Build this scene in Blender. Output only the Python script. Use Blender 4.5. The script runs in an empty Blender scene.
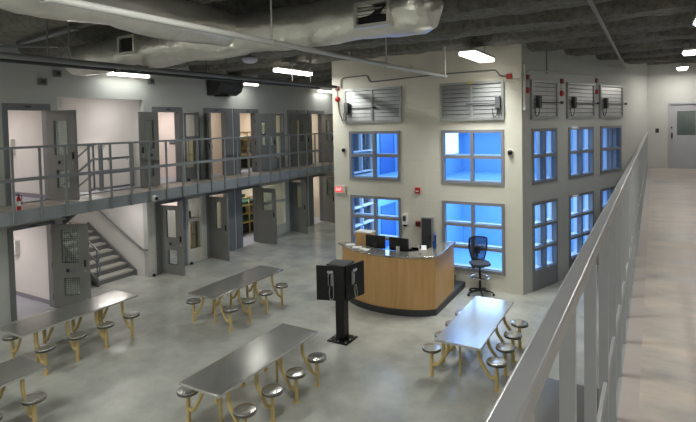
import bpy, math, random
from mathutils import Vector, Matrix, noise
random.seed(7)
PI = math.pi
sc = bpy.context.scene
col = sc.collection

# ------------------------------------------------------------------ camera
cam_d = bpy.data.cameras.new('camera'); cam = bpy.data.objects.new('camera', cam_d); col.objects.link(cam)
yaw, pitch, roll = -.5277, -.0376, -.0207
fw = Vector((math.sin(yaw)*math.cos(pitch), math.cos(yaw)*math.cos(pitch), math.sin(pitch)))
rt = Vector((math.cos(yaw), -math.sin(yaw), 0)); up = rt.cross(fw)
rt, up = math.cos(roll)*rt + math.sin(roll)*up, -math.sin(roll)*rt + math.cos(roll)*up
M3 = Matrix((rt, up, -fw)).transposed()
cam.matrix_world = Matrix.Translation((0, 0, 4.25)) @ M3.to_4x4()
cam_d.sensor_width = 36; cam_d.sensor_fit = 'HORIZONTAL'; cam_d.lens = 505.6/696*36
cam_d.shift_y = -(211-143.5)/696
cam_d.clip_start = .05; cam_d.clip_end = 200
sc.camera = cam
# ------------------------------------------------------------------ world, exposure
w = bpy.data.worlds.new('world'); sc.world = w; w.use_nodes = True
w.node_tree.nodes['Background'].inputs[0].default_value = (.6, .7, .8, 1)
w.node_tree.nodes['Background'].inputs[1].default_value = .05
vs = sc.view_settings
vs.view_transform = 'Standard'; vs.look = 'None'; vs.gamma = 1; vs.use_curve_mapping = False
vs.exposure = 0.12

HALL_W = 74.0      # one hall fixture
WALK_W = 27.0      # one walkway fixture
CELL_W = 22.0      # one cell lamp
BLUE_W = 205.0     # control room lamps

# ------------------------------------------------------------------ helpers
def lin(c):
    c = c/255.
    return c/12.92 if c <= .04045 else ((c+.055)/1.055)**2.4
def rgb(*c): return (lin(c[0]), lin(c[1]), lin(c[2]), 1)
MATS = {}
def mat(name, c, rough=.6, metal=0., var=0., scale=3., bump=0., bscale=40., c2=None, emit=None, estr=0., aniso=None, stretch=None, rvar=0.):
    m = bpy.data.materials.new(name); m.use_nodes = True; nt = m.node_tree; b = nt.nodes['Principled BSDF']
    base = rgb(*c); b.inputs['Base Color'].default_value = base
    b.inputs['Roughness'].default_value = rough; b.inputs['Metallic'].default_value = metal
    tc = nt.nodes.new('ShaderNodeTexCoord'); src = tc.outputs['Object']
    if stretch:
        mp = nt.nodes.new('ShaderNodeMapping'); mp.inputs['Scale'].default_value = stretch
        nt.links.new(src, mp.inputs[0]); src = mp.outputs[0]
    if var or c2:
        n = nt.nodes.new('ShaderNodeTexNoise'); n.inputs['Scale'].default_value = scale; n.inputs['Detail'].default_value = 6
        n.inputs['Roughness'].default_value = .62
        nt.links.new(src, n.inputs['Vector'])
        r = nt.nodes.new('ShaderNodeValToRGB'); r.color_ramp.elements[0].position = .3; r.color_ramp.elements[1].position = .7
        if c2: a, d = rgb(*c2), base
        else: a, d = tuple(v*(1-var) for v in base[:3])+(1,), tuple(min(1, v*(1+var)) for v in base[:3])+(1,)
        r.color_ramp.elements[0].color = a; r.color_ramp.elements[1].color = d
        nt.links.new(n.outputs['Fac'], r.inputs[0]); nt.links.new(r.outputs[0], b.inputs['Base Color'])
        if rvar:
            mr = nt.nodes.new('ShaderNodeMapRange'); mr.inputs[1].default_value = .3; mr.inputs[2].default_value = .7
            mr.inputs[3].default_value = rough-rvar; mr.inputs[4].default_value = rough+rvar
            nt.links.new(n.outputs['Fac'], mr.inputs[0]); nt.links.new(mr.outputs[0], b.inputs['Roughness'])
    if bump:
        n2 = nt.nodes.new('ShaderNodeTexNoise'); n2.inputs['Scale'].default_value = bscale; n2.inputs['Detail'].default_value = 4
        nt.links.new(src, n2.inputs['Vector'])
        bp = nt.nodes.new('ShaderNodeBump'); bp.inputs['Strength'].default_value = bump; bp.inputs['Distance'].default_value = .02
        nt.links.new(n2.outputs['Fac'], bp.inputs['Height']); nt.links.new(bp.outputs[0], b.inputs['Normal'])
    if emit:
        b.inputs['Emission Color'].default_value = rgb(*emit); b.inputs['Emission Strength'].default_value = estr
    MATS[name] = m
    return m
def block_mat(name, c, var=.03, strength=.4, rot=0.):
    """painted concrete block wall: plain paint, shallow mortar joints as bump"""
    m = mat(name, c, .62, var=var, scale=1.2); nt = m.node_tree; b = nt.nodes['Principled BSDF']
    tc = nt.nodes.new('ShaderNodeTexCoord'); sx = nt.nodes.new('ShaderNodeSeparateXYZ'); cx = nt.nodes.new('ShaderNodeCombineXYZ')
    nt.links.new(tc.outputs['Object'], sx.inputs[0])
    ad = nt.nodes.new('ShaderNodeMath'); ad.operation = 'ADD'
    nt.links.new(sx.outputs['X'], ad.inputs[0]); nt.links.new(sx.outputs['Y'], ad.inputs[1])
    nt.links.new(ad.outputs[0], cx.inputs[0]); nt.links.new(sx.outputs['Z'], cx.inputs[1])
    br = nt.nodes.new('ShaderNodeTexBrick'); br.inputs['Scale'].default_value = 1
    br.inputs['Brick Width'].default_value = .4; br.inputs['Row Height'].default_value = .2
    br.inputs['Mortar Size'].default_value = .006; br.inputs['Mortar Smooth'].default_value = .4
    br.inputs['Color1'].default_value = br.inputs['Color2'].default_value = (1, 1, 1, 1); br.inputs['Mortar'].default_value = (0, 0, 0, 1)
    nt.links.new(cx.outputs[0], br.inputs['Vector'])
    bp = nt.nodes.new('ShaderNodeBump'); bp.inputs['Strength'].default_value = strength; bp.inputs['Distance'].default_value = .01
    nt.links.new(br.outputs['Color'], bp.inputs['Height']); nt.links.new(bp.outputs[0], b.inputs['Normal'])
    return m
def glass_mat(name, tint, gloss=.08):
    m = bpy.data.materials.new(name); m.use_nodes = True; nt = m.node_tree
    nt.nodes.remove(nt.nodes['Principled BSDF']); out = nt.nodes['Material Output']
    t = nt.nodes.new('ShaderNodeBsdfTransparent'); t.inputs[0].default_value = rgb(*tint)
    g = nt.nodes.new('ShaderNodeBsdfGlossy'); g.inputs['Roughness'].default_value = .02
    lw = nt.nodes.new('ShaderNodeLayerWeight'); lw.inputs['Blend'].default_value = .5
    pw = nt.nodes.new('ShaderNodeMath'); pw.operation = 'POWER'; pw.inputs[1].default_value = 5
    fr = nt.nodes.new('ShaderNodeMath'); fr.operation = 'MULTIPLY_ADD'; fr.inputs[1].default_value = .9; fr.inputs[2].default_value = gloss*.3
    nt.links.new(lw.outputs['Facing'], pw.inputs[0]); nt.links.new(pw.outputs[0], fr.inputs[0])
    mx = nt.nodes.new('ShaderNodeMixShader')
    nt.links.new(fr.outputs[0], mx.inputs[0]); nt.links.new(t.outputs[0], mx.inputs[1]); nt.links.new(g.outputs[0], mx.inputs[2])
    nt.links.new(mx.outputs[0], out.inputs[0]); MATS[name] = m
    return m
# paint and stuff
block_mat('cream_block', (214, 210, 197)); block_mat('grey_block', (188, 190, 186)); block_mat('white_block', (214, 212, 208), strength=.2)
mat('cell_white', (222, 210, 203), .7, var=.03, scale=1)
mat('cell_tan', (208, 197, 177), .7, var=.03, scale=1)
mat('alcove_white', (222, 219, 216), .7, var=.02, scale=1)
mat('concrete', (198, 198, 190), .22, c2=(160, 162, 156), scale=1.2, rvar=.05)
mat('walk_concrete', (196, 184, 171), .42, c2=(132, 130, 128), scale=2.4, stretch=(.6, 1.4, 1), bump=.05, bscale=8, rvar=.08)
mat('walk_border', (168, 160, 156), .55, var=.06, scale=4)
mat('cell_floor', (176, 176, 186), .5, var=.05)
mat('steel_paint', (112, 114, 114), .42, var=.05, scale=2)
mat('frame_paint', (116, 119, 122), .45, var=.05, scale=2)
mat('leaf_paint', (126, 126, 123), .4, var=.06, scale=1.5)
mat('fascia_paint', (138, 144, 147), .45, var=.05, scale=1)
mat('rail_paint', (128, 132, 133), .38, var=.06, scale=3)
mat('near_rail_paint', (166, 168, 171), .3, metal=.25, var=.06, scale=5)
mat('window_frame', (132, 133, 138), .45, var=.03)
mat('window_reveal', (225, 230, 238), .5)
mat('blue_room', (134, 188, 228), .6, var=.03, scale=.8)
mat('blue_floor', (135, 188, 238), .35, var=.05)
mat('blue_dark', (60, 78, 110), .5); mat('blue_mid', (84, 128, 190), .5)
mat('stainless', (212, 211, 207), .2, metal=.85, var=.03, scale=9, stretch=(1, .12, 1), rvar=.03)
mat('stainless_rim', (120, 118, 114), .3, metal=1.)
mat('yellow_paint', (205, 182, 124), .42, var=.08, scale=6)
mat('bunk_tan', (190, 166, 118), .5, var=.05); mat('bunk_yellow', (205, 182, 110), .5, var=.05)
mat('dark_green', (28, 72, 60), .7, var=.1)
mat('black', (14, 14, 15), .45); mat('black_gloss', (10, 10, 12), .15)
mat('kiosk_black', (8, 8, 9), .5, var=.1); mat('kiosk_top', (66, 66, 68), .4)
mat('dark_grey', (58, 60, 62), .5, var=.06)
mat('wood', (216, 174, 118), .42, c2=(200, 155, 100), scale=2.2, stretch=(6, 6, .5))
mat('wood_side', (216, 174, 118), .42, c2=(200, 155, 100), scale=2.2, stretch=(6, 6, .5))
mat('counter_steel', (190, 188, 180), .18, metal=.8, var=.06, scale=3)
mat('plastic_white', (225, 224, 220), .4); mat('plastic_cream', (214, 210, 200), .45)
mat('paper', (235, 235, 232), .7)
mat('red', (176, 24, 30), .4); mat('dark_red', (120, 30, 32), .5)
mat('fabric_mesh', (62, 68, 82), .75, bump=.2, bscale=200)
mat('chrome', (210, 212, 216), .15, metal=1.)
mat('galv', (168, 170, 170), .42, metal=.55, var=.12, scale=4, stretch=(1, 1, 6))
mat('galv_dark', (112, 114, 116), .45, metal=.6)
mat('foil', (226, 224, 217), .28, metal=.72, var=.1, scale=2.2, bump=1., bscale=7)
mat('fireproof', (128, 126, 118), .97, c2=(84, 83, 78), scale=9, bump=1., bscale=28)
mat('deck_dark', (78, 78, 74), .95, c2=(48, 48, 47), scale=6, bump=1., bscale=20)
mat('pipe_white', (188, 188, 184), .4); mat('pipe_grey', (112, 114, 114), .42, metal=.2); mat('pipe_dark', (46, 48, 48), .45)
mat('diffuser', (250, 250, 246), .4, emit=(255, 250, 238), estr=13.)
mat('diffuser_soft', (250, 250, 246), .4, emit=(255, 250, 238), estr=4.)
mat('diffuser_cell', (250, 250, 246), .4, emit=(255, 248, 240), estr=5.)
mat('exit_red', (235, 80, 85), .4, emit=(250, 50, 60), estr=.8); mat('exit_letter', (255, 215, 215), .4, emit=(255, 205, 205), estr=1.2)
mat('lavender', (200, 200, 222), .35)
mat('teal', (20, 62, 66), .5); mat('tag_white', (236, 236, 230), .5); mat('tag_red', (190, 24, 26), .45)
mat('screen_blue', (20, 52, 110), .3, emit=(20, 60, 130), estr=.25)
mat('daylight', (240, 246, 255), .5, emit=(225, 240, 255), estr=1.6)
glass_mat('blue_glass', (226, 240, 255)); glass_mat('clear_glass', (225, 232, 230))
mat('bag_black', (20, 20, 20), .7); mat('mattress_dark', (40, 36, 34), .8, var=.1)
mat('tread_grey', (176, 175, 168), .6, var=.05); mat('door_grey', (168, 170, 175), .45, var=.03); mat('baseboard', (140, 136, 146), .6); mat('yellow_tag', (205, 190, 70), .5)

def open_mesh(name, c, a):
    m = mat(name, c, .75); nt = m.node_tree; out = nt.nodes['Material Output']; b = nt.nodes['Principled BSDF']
    t = nt.nodes.new('ShaderNodeBsdfTransparent'); mx = nt.nodes.new('ShaderNodeMixShader'); mx.inputs[0].default_value = a
    nt.links.new(t.outputs[0], mx.inputs[1]); nt.links.new(b.outputs[0], mx.inputs[2]); nt.links.new(mx.outputs[0], out.inputs[0])
open_mesh('fabric_open', (48, 52, 62), .55)
class MB:
    def __init__(s): s.v = []; s.f = []
    def quadbox(s, p):          # 8 points: bottom ccw 4, top ccw 4
        n = len(s.v); s.v += [tuple(q) for q in p]
        for a in ((0, 3, 2, 1), (4, 5, 6, 7), (0, 1, 5, 4), (1, 2, 6, 5), (2, 3, 7, 6), (3, 0, 4, 7)): s.f.append(tuple(n+i for i in a))
        return s
    def box(s, x0, x1, y0, y1, z0, z1, m=None):
        x0, x1 = min(x0, x1), max(x0, x1); y0, y1 = min(y0, y1), max(y0, y1); z0, z1 = min(z0, z1), max(z0, z1)
        p = [Vector(q) for q in ((x0, y0, z0), (x1, y0, z0), (x1, y1, z0), (x0, y1, z0), (x0, y0, z1), (x1, y0, z1), (x1, y1, z1), (x0, y1, z1))]
        if m is not None: p = [m @ q for q in p]
        return s.quadbox(p)
    def prism(s, pts, z0, z1):   # ccw plan outline
        n = len(s.v); k = len(pts)
        s.v += [(p[0], p[1], z0) for p in pts] + [(p[0], p[1], z1) for p in pts]
        s.f.append(tuple(n+i for i in reversed(range(k)))); s.f.append(tuple(n+k+i for i in range(k)))
        for i in range(k): j = (i+1) % k; s.f.append((n+i, n+j, n+k+j, n+k+i))
        return s
    def tube(s, path, r, seg=8, cap=True, rs=None):
        P = [Vector(p) for p in path]; n0 = len(s.v); N = len(P)
        t = (P[1]-P[0]).normalized(); a = Vector((0, 0, 1)) if abs(t.z) < .9 else Vector((1, 0, 0))
        u = t.cross(a).normalized(); ph = PI/seg if seg == 4 else 0
        for i in range(N):
            if i == 0: tt = P[1]-P[0]
            elif i == N-1: tt = P[-1]-P[-2]
            else: tt = (P[i+1]-P[i]).normalized()+(P[i]-P[i-1]).normalized()
            tt.normalize(); u = (u-u.dot(tt)*tt).normalized(); v = tt.cross(u)
            R = rs[i] if rs else r
            if 0 < i < N-1:
                c = (P[i+1]-P[i]).normalized().dot(tt); R = R
            for k in range(seg):
                an = 2*PI*k/seg+ph; s.v.append(tuple(P[i]+R*(math.cos(an)*u+math.sin(an)*v)))
        for i in range(N-1):
            for k in range(seg):
                k2 = (k+1) % seg; a0 = n0+i*seg
                s.f.append((a0+k, a0+k2, a0+seg+k2, a0+seg+k))
        if cap:
            s.f.append(tuple(n0+k for k in reversed(range(seg)))); s.f.append(tuple(n0+(N-1)*seg+k for k in range(seg)))
        return s
    def lathe(s, prof, c, seg=20, m=None):      # prof [(r,z)] bottom to top, about z through c
        n0 = len(s.v); c = Vector(c)
        for r, z in prof:
            for k in range(seg):
                an = 2*PI*k/seg; q = Vector((r*math.cos(an), r*math.sin(an), z))
                if m is not None: q = m @ q
                s.v.append(tuple(c+q))
        for i in range(len(prof)-1):
            for k in range(seg):
                k2 = (k+1) % seg; a0 = n0+i*seg
                s.f.append((a0+k, a0+k2, a0+seg+k2, a0+seg+k))
        s.f.append(tuple(n0+k for k in reversed(range(seg)))); s.f.append(tuple(n0+(len(prof)-1)*seg+k for k in range(seg)))
        return s
    def build(s, name, mt, parent=None, smooth=True, bevel=0., bseg=2):
        me = bpy.data.meshes.new(name); me.from_pydata(s.v, [], s.f); me.update()
        if smooth:
            me.polygons.foreach_set('use_smooth', [True]*len(me.polygons)); me.set_sharp_from_angle(angle=math.radians(38))
        me.materials.append(MATS[mt] if isinstance(mt, str) else mt)
        o = bpy.data.objects.new(name, me); col.objects.link(o)
        if parent is not None:
            o.parent = parent; o.location = tuple(-Vector(parent['_o'])) if False else (0, 0, 0)
        if bevel:
            md = o.modifiers.new('bevel', 'BEVEL'); md.width = bevel; md.segments = bseg; md.limit_method = 'ANGLE'; md.angle_limit = math.radians(40)
        return o
def fillet(path, r, n=5):
    P = [Vector(p) for p in path]; out = [P[0]]
    for i in range(1, len(P)-1):
        a, b, c = P[i-1], P[i], P[i+1]; d1 = (a-b); d2 = (c-b); rr = min(r, d1.length*.49, d2.length*.49)
        p0 = b+d1.normalized()*rr; p2 = b+d2.normalized()*rr
        for k in range(n+1):
            t = k/n; out.append((1-t)**2*p0+2*t*(1-t)*b+t*t*p2)
    out.append(P[-1]); return out
def tag(o, label=None, cat=None, group=None, kind=None):
    if label: o['label'] = label
    if cat: o['category'] = cat
    if group: o['group'] = group
    if kind: o['kind'] = kind
    return o
def thing(name, label=None, cat=None, loc=(0, 0, 0), rz=0., group=None, kind=None):
    o = bpy.data.objects.new(name, None); col.objects.link(o); o.location = loc; o.rotation_euler = (0, 0, rz); o.empty_display_size = .1
    return tag(o, label, cat, group, kind)
def struct(o, label=None): return tag(o, label, None, None, 'structure')
def copy_tree(o, parent=None):
    c = o.copy(); col.objects.link(c)
    if parent is not None: c.parent = parent
    for ch in list(o.children): copy_tree(ch, c)
    return c
def wall_mesh(name, mt, org, du, length, z0, z1, thick, holes, parent=None):
    """wall slab: outer face passes through org along unit du (plan); thickness goes to the left of du (+) ; holes (u0,u1,z0,z1)"""
    us = sorted({0, length, *[h[0] for h in holes], *[h[1] for h in holes]}); us = [x for x in us if 0 <= x <= length]
    zs = sorted({z0, z1, *[h[2] for h in holes], *[h[3] for h in holes]}); zs = [x for x in zs if z0 <= x <= z1]
    nu, nz = len(us)-1, len(zs)-1
    def solid(i, j):
        if i < 0 or j < 0 or i >= nu or j >= nz: return False
        a = (us[i]+us[i+1])/2; b = (zs[j]+zs[j+1])/2
        return not any(h[0] < a < h[1] and h[2] < b < h[3] for h in holes)
    nx, ny = -du[1], du[0]
    def P(u, z, t): return (org[0]+du[0]*u+nx*t, org[1]+du[1]*u+ny*t, z)
    vid = {}; V = []; F = []
    def vi(i, j, t):
        k = (i, j, t)
        if k not in vid: vid[k] = len(V); V.append(P(us[i], zs[j], thick*t))
        return vid[k]
    for i in range(nu):
        for j in range(nz):
            if not solid(i, j): continue
            F.append((vi(i, j, 0), vi(i+1, j, 0), vi(i+1, j+1, 0), vi(i, j+1, 0)))
            F.append((vi(i, j, 1), vi(i, j+1, 1), vi(i+1, j+1, 1), vi(i+1, j, 1)))
            if not solid(i-1, j): F.append((vi(i, j, 0), vi(i, j+1, 0), vi(i, j+1, 1), vi(i, j, 1)))
            if not solid(i+1, j): F.append((vi(i+1, j, 0), vi(i+1, j, 1), vi(i+1, j+1, 1), vi(i+1, j+1, 0)))
            if not solid(i, j-1): F.append((vi(i, j, 0), vi(i, j, 1), vi(i+1, j, 1), vi(i+1, j, 0)))
            if not solid(i, j+1): F.append((vi(i, j+1, 0), vi(i+1, j+1, 0), vi(i+1, j+1, 1), vi(i, j+1, 1)))
    b = MB(); b.v = V; b.f = F
    return b.build(name, mt, parent, smooth=False)
def area(name, loc, sx, sy, watts, color, rot=(0, 0, 0), spread=None):
    l = bpy.data.lights.new(name, 'AREA'); l.shape = 'RECTANGLE'; l.size = sx; l.size_y = sy; l.energy = watts; l.color = color
    if spread: l.spread = spread
    o = bpy.data.objects.new(name, l); col.objects.link(o); o.location = loc; o.rotation_euler = rot
    return o

# ------------------------------------------------------------------ main dimensions
XW = -12.2          # cell wall face
XB = -11.15         # balcony edge
ZM = 2.6            # upper level
YF = 12.634         # control room front face
XC, XL = -2.507, -7.86
ANG = .3678
SD = (math.sin(ANG), math.cos(ANG))     # direction of the slanted control-room face
YE = 19.5           # end wall of the walkway
ZC = 6.42           # deck
XR = 2.7; YB = -5.0; YFAR = 26.5
SL = (YE-YF)/SD[1]
def edge_x(y): return -.172+.017*y      # walkway edge by the camera

# ------------------------------------------------------------------ setting
struct(MB().box(XW, XR, YB, YFAR, -.2, 0).build('floor', 'concrete', smooth=False))
ce = struct(MB().box(-16.6, XR+.2, YB-.2, YFAR+.2, ZC, ZC+.15).build('ceiling', 'deck_dark', smooth=False))
def joist(yfar, idx):
    prof = [(-.78, ZC-6.0+.02), (-.74, .34), (-.70, .22), (-.66, .1), (-.6, .02), (-.5, 0), (-.38, -.01), (-.26, 0), (-.14, -.01), (-.03, .0), (0, .04), (.0, .14), (-.02, .26), (-.03, ZC-6.0+.02)]
    x0, x1, n = XW-.0, XR, 120
    b = MB(); k = len(prof)
    for i in range(n+1):
        x = x0+(x1-x0)*i/n
        for j, (y, z) in enumerate(prof):
            q = noise.noise_vector(Vector((x*2.3, (yfar+y)*3.1+idx*7, z*3.0)))*.045+noise.noise_vector(Vector((x*7, (yfar+y)*8, z*8)))*.018
            s = 0 if j in (0, k-1) else 1
            b.v.append((x, yfar+y+q.y*s, 5.98+z+q.z*s))
    for i in range(n):
        for j in range(k-1):
            a = i*k+j; b.f.append((a, a+1, a+k+1, a+k))
    return b.build('joist', 'fireproof', ce)
for i in range(-3, 11): joist(10.2+1.65*i, i)

# cell wall with openings
DOORS = [  # opening y0,y1, hinge side (+1 far, -1 near), jamb near, jamb far, upper open angle, lower open angle (deg from closed)
    (5.92, 6.77, 1, .11, .09, 104, 124),
    (9.92, 10.73, -1, .16, .13, 166, 82),
    (11.86, 12.72, -1, .13, .31, 128, 95),
    (13.40, 14.22, 1, .29, .18, 153, 94),
    (16.34, 17.24, -1, .16, .17, 24, 106),
    (17.86, 18.66, 1, .29, .2, 74, 72),
    (20.9, 21.72, -1, .16, .17, 60, 80),
    (23.3, 24.1, -1, .16, .17, 75, 85)]
WINS = [(10.93, 11.55), (14.52, 15.95)]
ALC = (7.05, 9.48)
holes = []
U0 = YFAR+.0
def wy(y): return y-YB
for d in DOORS:
    holes.append((wy(d[0]-d[3]+.02), wy(d[1]+d[4]-.02), 0, 2.1)); holes.append((wy(d[0]-d[3]+.02), wy(d[1]+d[4]-.02), ZM, ZM+2.28))
for a, b_ in WINS:
    holes.append((wy(a), wy(b_), .02, 2.1)); holes.append((wy(a), wy(b_), ZM+.02, ZM+2.14))
holes.append((wy(ALC[0]), wy(ALC[1]), 0, 2.33)); holes.append((wy(ALC[0]), wy(ALC[1]), ZM, 5.06))
struct(wall_mesh('wall_left', 'grey_block', (XW, YB), (0, 1), YFAR-YB, 0, ZC, .18, holes))
struct(MB().box(XW, XR, YFAR, YFAR+.2, 0, ZC).build('wall_far', 'grey_block', smooth=False))
struct(MB().box(XR, XR+.2, YB, YFAR, 0, ZC).build('wall_right', 'grey_block', smooth=False))
struct(MB().box(-16.6, XR, YB-.2, YB, 0, ZC).build('wall_back', 'grey_block', smooth=False))
# end wall of the walkway with its door
DX0, DX1 = .72, 1.72
struct(wall_mesh('wall_end', 'grey_block', (SD[0]*SL+XC-.1, YE), (1, 0), XR-(SD[0]*SL+XC-.1), ZM-.3, ZC, .2, [(DX0-(SD[0]*SL+XC-.1), DX1-(SD[0]*SL+XC-.1), ZM, ZM+2.14)]))
# cells: slabs and partitions
XCB = -14.7
cf = MB(); struct(MB().box(-16.4, XW, 6.9, ALC[1]+.14, -.2, 0).build('floor_alcove', 'concrete', smooth=False))
struct(cf.box(-16.4, XW, YB, 6.9, -.2, 0).box(-16.4, XW, ALC[1]+.14, YFAR, -.2, 0).build('floor_cells', 'cell_floor', smooth=False))
uf = MB().box(-16.4, XW, YB, ALC[0]-.02, ZM-.26, ZM).box(-16.4, XW, ALC[1]+.14, YFAR, ZM-.26, ZM).box(-12.78, XW, ALC[0]-.02, ALC[1]+.14, ZM-.26, ZM)
struct(uf.build('floor_upper_cells', 'cell_floor', smooth=False))
struct(MB().box(XCB-.15, XCB, YB, ALC[0]-.1, 0, 5.1).box(XCB-.15, XCB, ALC[1]+.14, YFAR, 0, 5.1).build('wall_cell_back', 'cell_white', smooth=False))
struct(MB().box(XCB, XW-.18, YB, ALC[0]-.1, 5.06, 5.2).box(XCB, XW-.18, ALC[1]+.14, YFAR, 5.06, 5.2).build('ceiling_cells', 'cell_white', smooth=False))
PARTS = [3.6, 6.86, 9.48, 11.64, 13.06, 16.08, 17.5, 19.3, 22.4]
for i, y in enumerate(PARTS):
    if y in (6.86, 9.48):
        struct(MB().box(-16.4, XW-.18, y, y+.15, 0, ZC-.9).build('wall_alcove_%d' % i, 'alcove_white', smooth=False))
    else: struct(MB().box(XCB, XW-.18, y, y+.06, 0, 5.06).build('wall_partition_%d' % i, 'cell_tan' if y > 12 else 'cell_white', smooth=False))
struct(MB().box(-16.4, -16.25, 7.0, 9.5, 0, 5.5).build('wall_alcove_back', 'alcove_white', smooth=False))
struct(MB().box(-16.4, XW-.18, 7.0, 9.5, 5.3, 5.45).build('ceiling_alcove', 'alcove_white', smooth=False))
for z in (0, ZM):
    struct(MB().box(XCB, XW-.2, 6.84, 6.86, z, z+.1).build('baseboard_cell_%s' % ('lower' if z == 0 else 'upper'), 'baseboard', smooth=False))
# steel end post beside the stair opening with its bolts
tp = MB().box(XW-.02, XW+.012, 9.5, 9.7, 0, 2.33).build('trim_1', 'white_block', smooth=False); struct(tp)
for k in range(8):
    MB().lathe([(.014, 0), (.014, .008), (.006, .014)], (XW+.012, 9.6, .15+.27*k), 8, Matrix.Rotation(PI/2, 4, 'Y')).build('bolt', 'galv', tp)

# balcony slab, fascia
bal = thing('balcony', kind='structure')
MB().box(XW, XB-.02, YB, YFAR, ZM-.2, ZM).build('slab', 'walk_concrete', bal, smooth=False)
MB().box(XB-.02, XB, YB, YFAR, ZM-.27, ZM+.005).build('fascia', 'fascia_paint', bal, smooth=False)

# walkway by the camera
def strip(y0, y1, off0, off1, z0, z1, name, mt, parent):
    return MB().quadbox([(edge_x(y0)+off0, y0, z0), (edge_x(y0)+off1, y0, z0), (edge_x(y1)+off1, y1, z0), (edge_x(y1)+off0, y1, z0),
                         (edge_x(y0)+off0, y0, z1), (edge_x(y0)+off1, y0, z1), (edge_x(y1)+off1, y1, z1), (edge_x(y1)+off0, y1, z1)]).build(name, mt, parent, smooth=False)
wk = thing('walkway', kind='structure')
MB().quadbox([(edge_x(YB)+.10, YB, ZM-.2), (XR, YB, ZM-.2), (XR, YE, ZM-.2), (edge_x(YE)+.10, YE, ZM-.2),
              (edge_x(YB)+.10, YB, ZM), (XR, YB, ZM), (XR, YE, ZM), (edge_x(YE)+.10, YE, ZM)]).build('slab', 'walk_concrete', wk, smooth=False)
strip(YB, YE, .0, .10, ZM-.2, ZM, 'border', 'walk_border', wk)
strip(YB, YE, -.02, .0, ZM-.27, ZM-.002, 'fascia', 'fascia_paint', wk)

# ------------------------------------------------------------------ control room
CF = (XL, YF); T = .2
WF = [(-7.314, -5.718), (-4.536, -2.929)]            # front window columns
WS = [(.42, 1.585), (2.2, 3.575), (4.02, 5.375)]     # side window columns (distance along the face)
ZU = (2.665, 4.049); ZL = (.432, 2.214); ZLS = (.0, 2.214); LOU = (4.285, 5.255)
hf = []; hs = []
for a, b_ in WF: hf += [(a-XL, b_-XL, *ZU), (a-XL, b_-XL, *ZL)]
for a, b_ in WS: hs += [(a, b_, *ZU), (a, b_, *ZLS)]
struct(wall_mesh('wall_control_front', 'cream_block', (XL, YF), (1, 0), XC-XL, 0, ZC, T, hf))
struct(wall_mesh('wall_control_side', 'grey_block', (XC, YF), SD, SL+.3, 0, ZC, T, hs))
struct(wall_mesh('wall_control_left', 'cream_block', (XL, YFAR), (0, -1), YFAR-YF-T, 0, ZC, T, [(YFAR-14.78, YFAR-13.2, *ZU), (YFAR-14.78, YFAR-13.2, *ZL)]))
# inside the control room
def side_pt(s, t): return (XC+SD[0]*s-SD[1]*t, YF+SD[1]*s+SD[0]*t)
inner = [(XL+T, YF+T), (XC-.1, YF+T), side_pt(.3, T), side_pt(SL-.1, T), (XL+T, YE)]
for z0, z1, nm, m_ in ((ZM-.3, ZM-.06, 'floor_control_upper', 'blue_floor'), (4.12, 4.26, 'ceiling_control', 'blue_room'), (.0, .01, 'floor_control_lower', 'blue_floor')):
    struct(MB().prism(inner, z0, z1).build(nm, m_, smooth=False))
struct(MB().box(XL+T, -1.0, 17.3, 17.5, 0, 4.2).build('wall_control_inner', 'blue_room', smooth=False))
struct(MB().box(XL+T, XL+T+.02, 14.85, 17.3, 0, 4.2).build('wall_control_lining', 'blue_room', smooth=False))
# doors and a rail seen through the front windows, bright inner window
for z0, nm in ((.02, 'lower'), (ZM-.05, 'upper')):
    for k, (ya, yb, mt_) in enumerate(((15.2, 16.3, 'blue_mid'),)):
        d = thing('door_control_%s_%d' % (nm, k+1), kind='structure', loc=(XL+T+.02, ya, z0)); L_ = yb-ya
        MB().box(0, .03, .04, L_-.04, 0, 1.4).build('leaf', mt_, d, smooth=False); MB().box(0, .05, 0, .04, 0, 1.45).box(0, .05, L_-.04, L_, 0, 1.45).box(0, .05, .04, L_-.04, 1.4, 1.45).build('frame', 'blue_mid', d, smooth=False)
struct(MB().box(-5.45, -5.43, 15.2, 16.8, 3.2, 4.0).build('window_control_inner', 'daylight', smooth=False))
struct(MB().box(-5.6, -5.45, YF+1.2, 17.3, ZM-.06, 4.12).box(-5.6, -5.45, YF+1.5, 17.3, 0, ZM-.3).build('wall_control_partition', 'blue_room', smooth=False))
BC = (.8, .93, 1.0)
for z, e in ((4.08, .36), (2.26, .64)):
    area('control_lamp', (-6.7, 15, z), 1.6, 3.0, BLUE_W*e*.7, BC); area('control_lamp', (-3.6, 15, z), 2.6, 3.4, BLUE_W*e, BC)
area('control_lamp', (-1.75, 15.9, 2.2), .5, 2.2, BLUE_W*.05, BC); area('control_lamp', (-1.75, 15.9, 4.05), .5, 2.2, BLUE_W*.04, BC)  # extra lamps added close by to brighten the side windows

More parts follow.
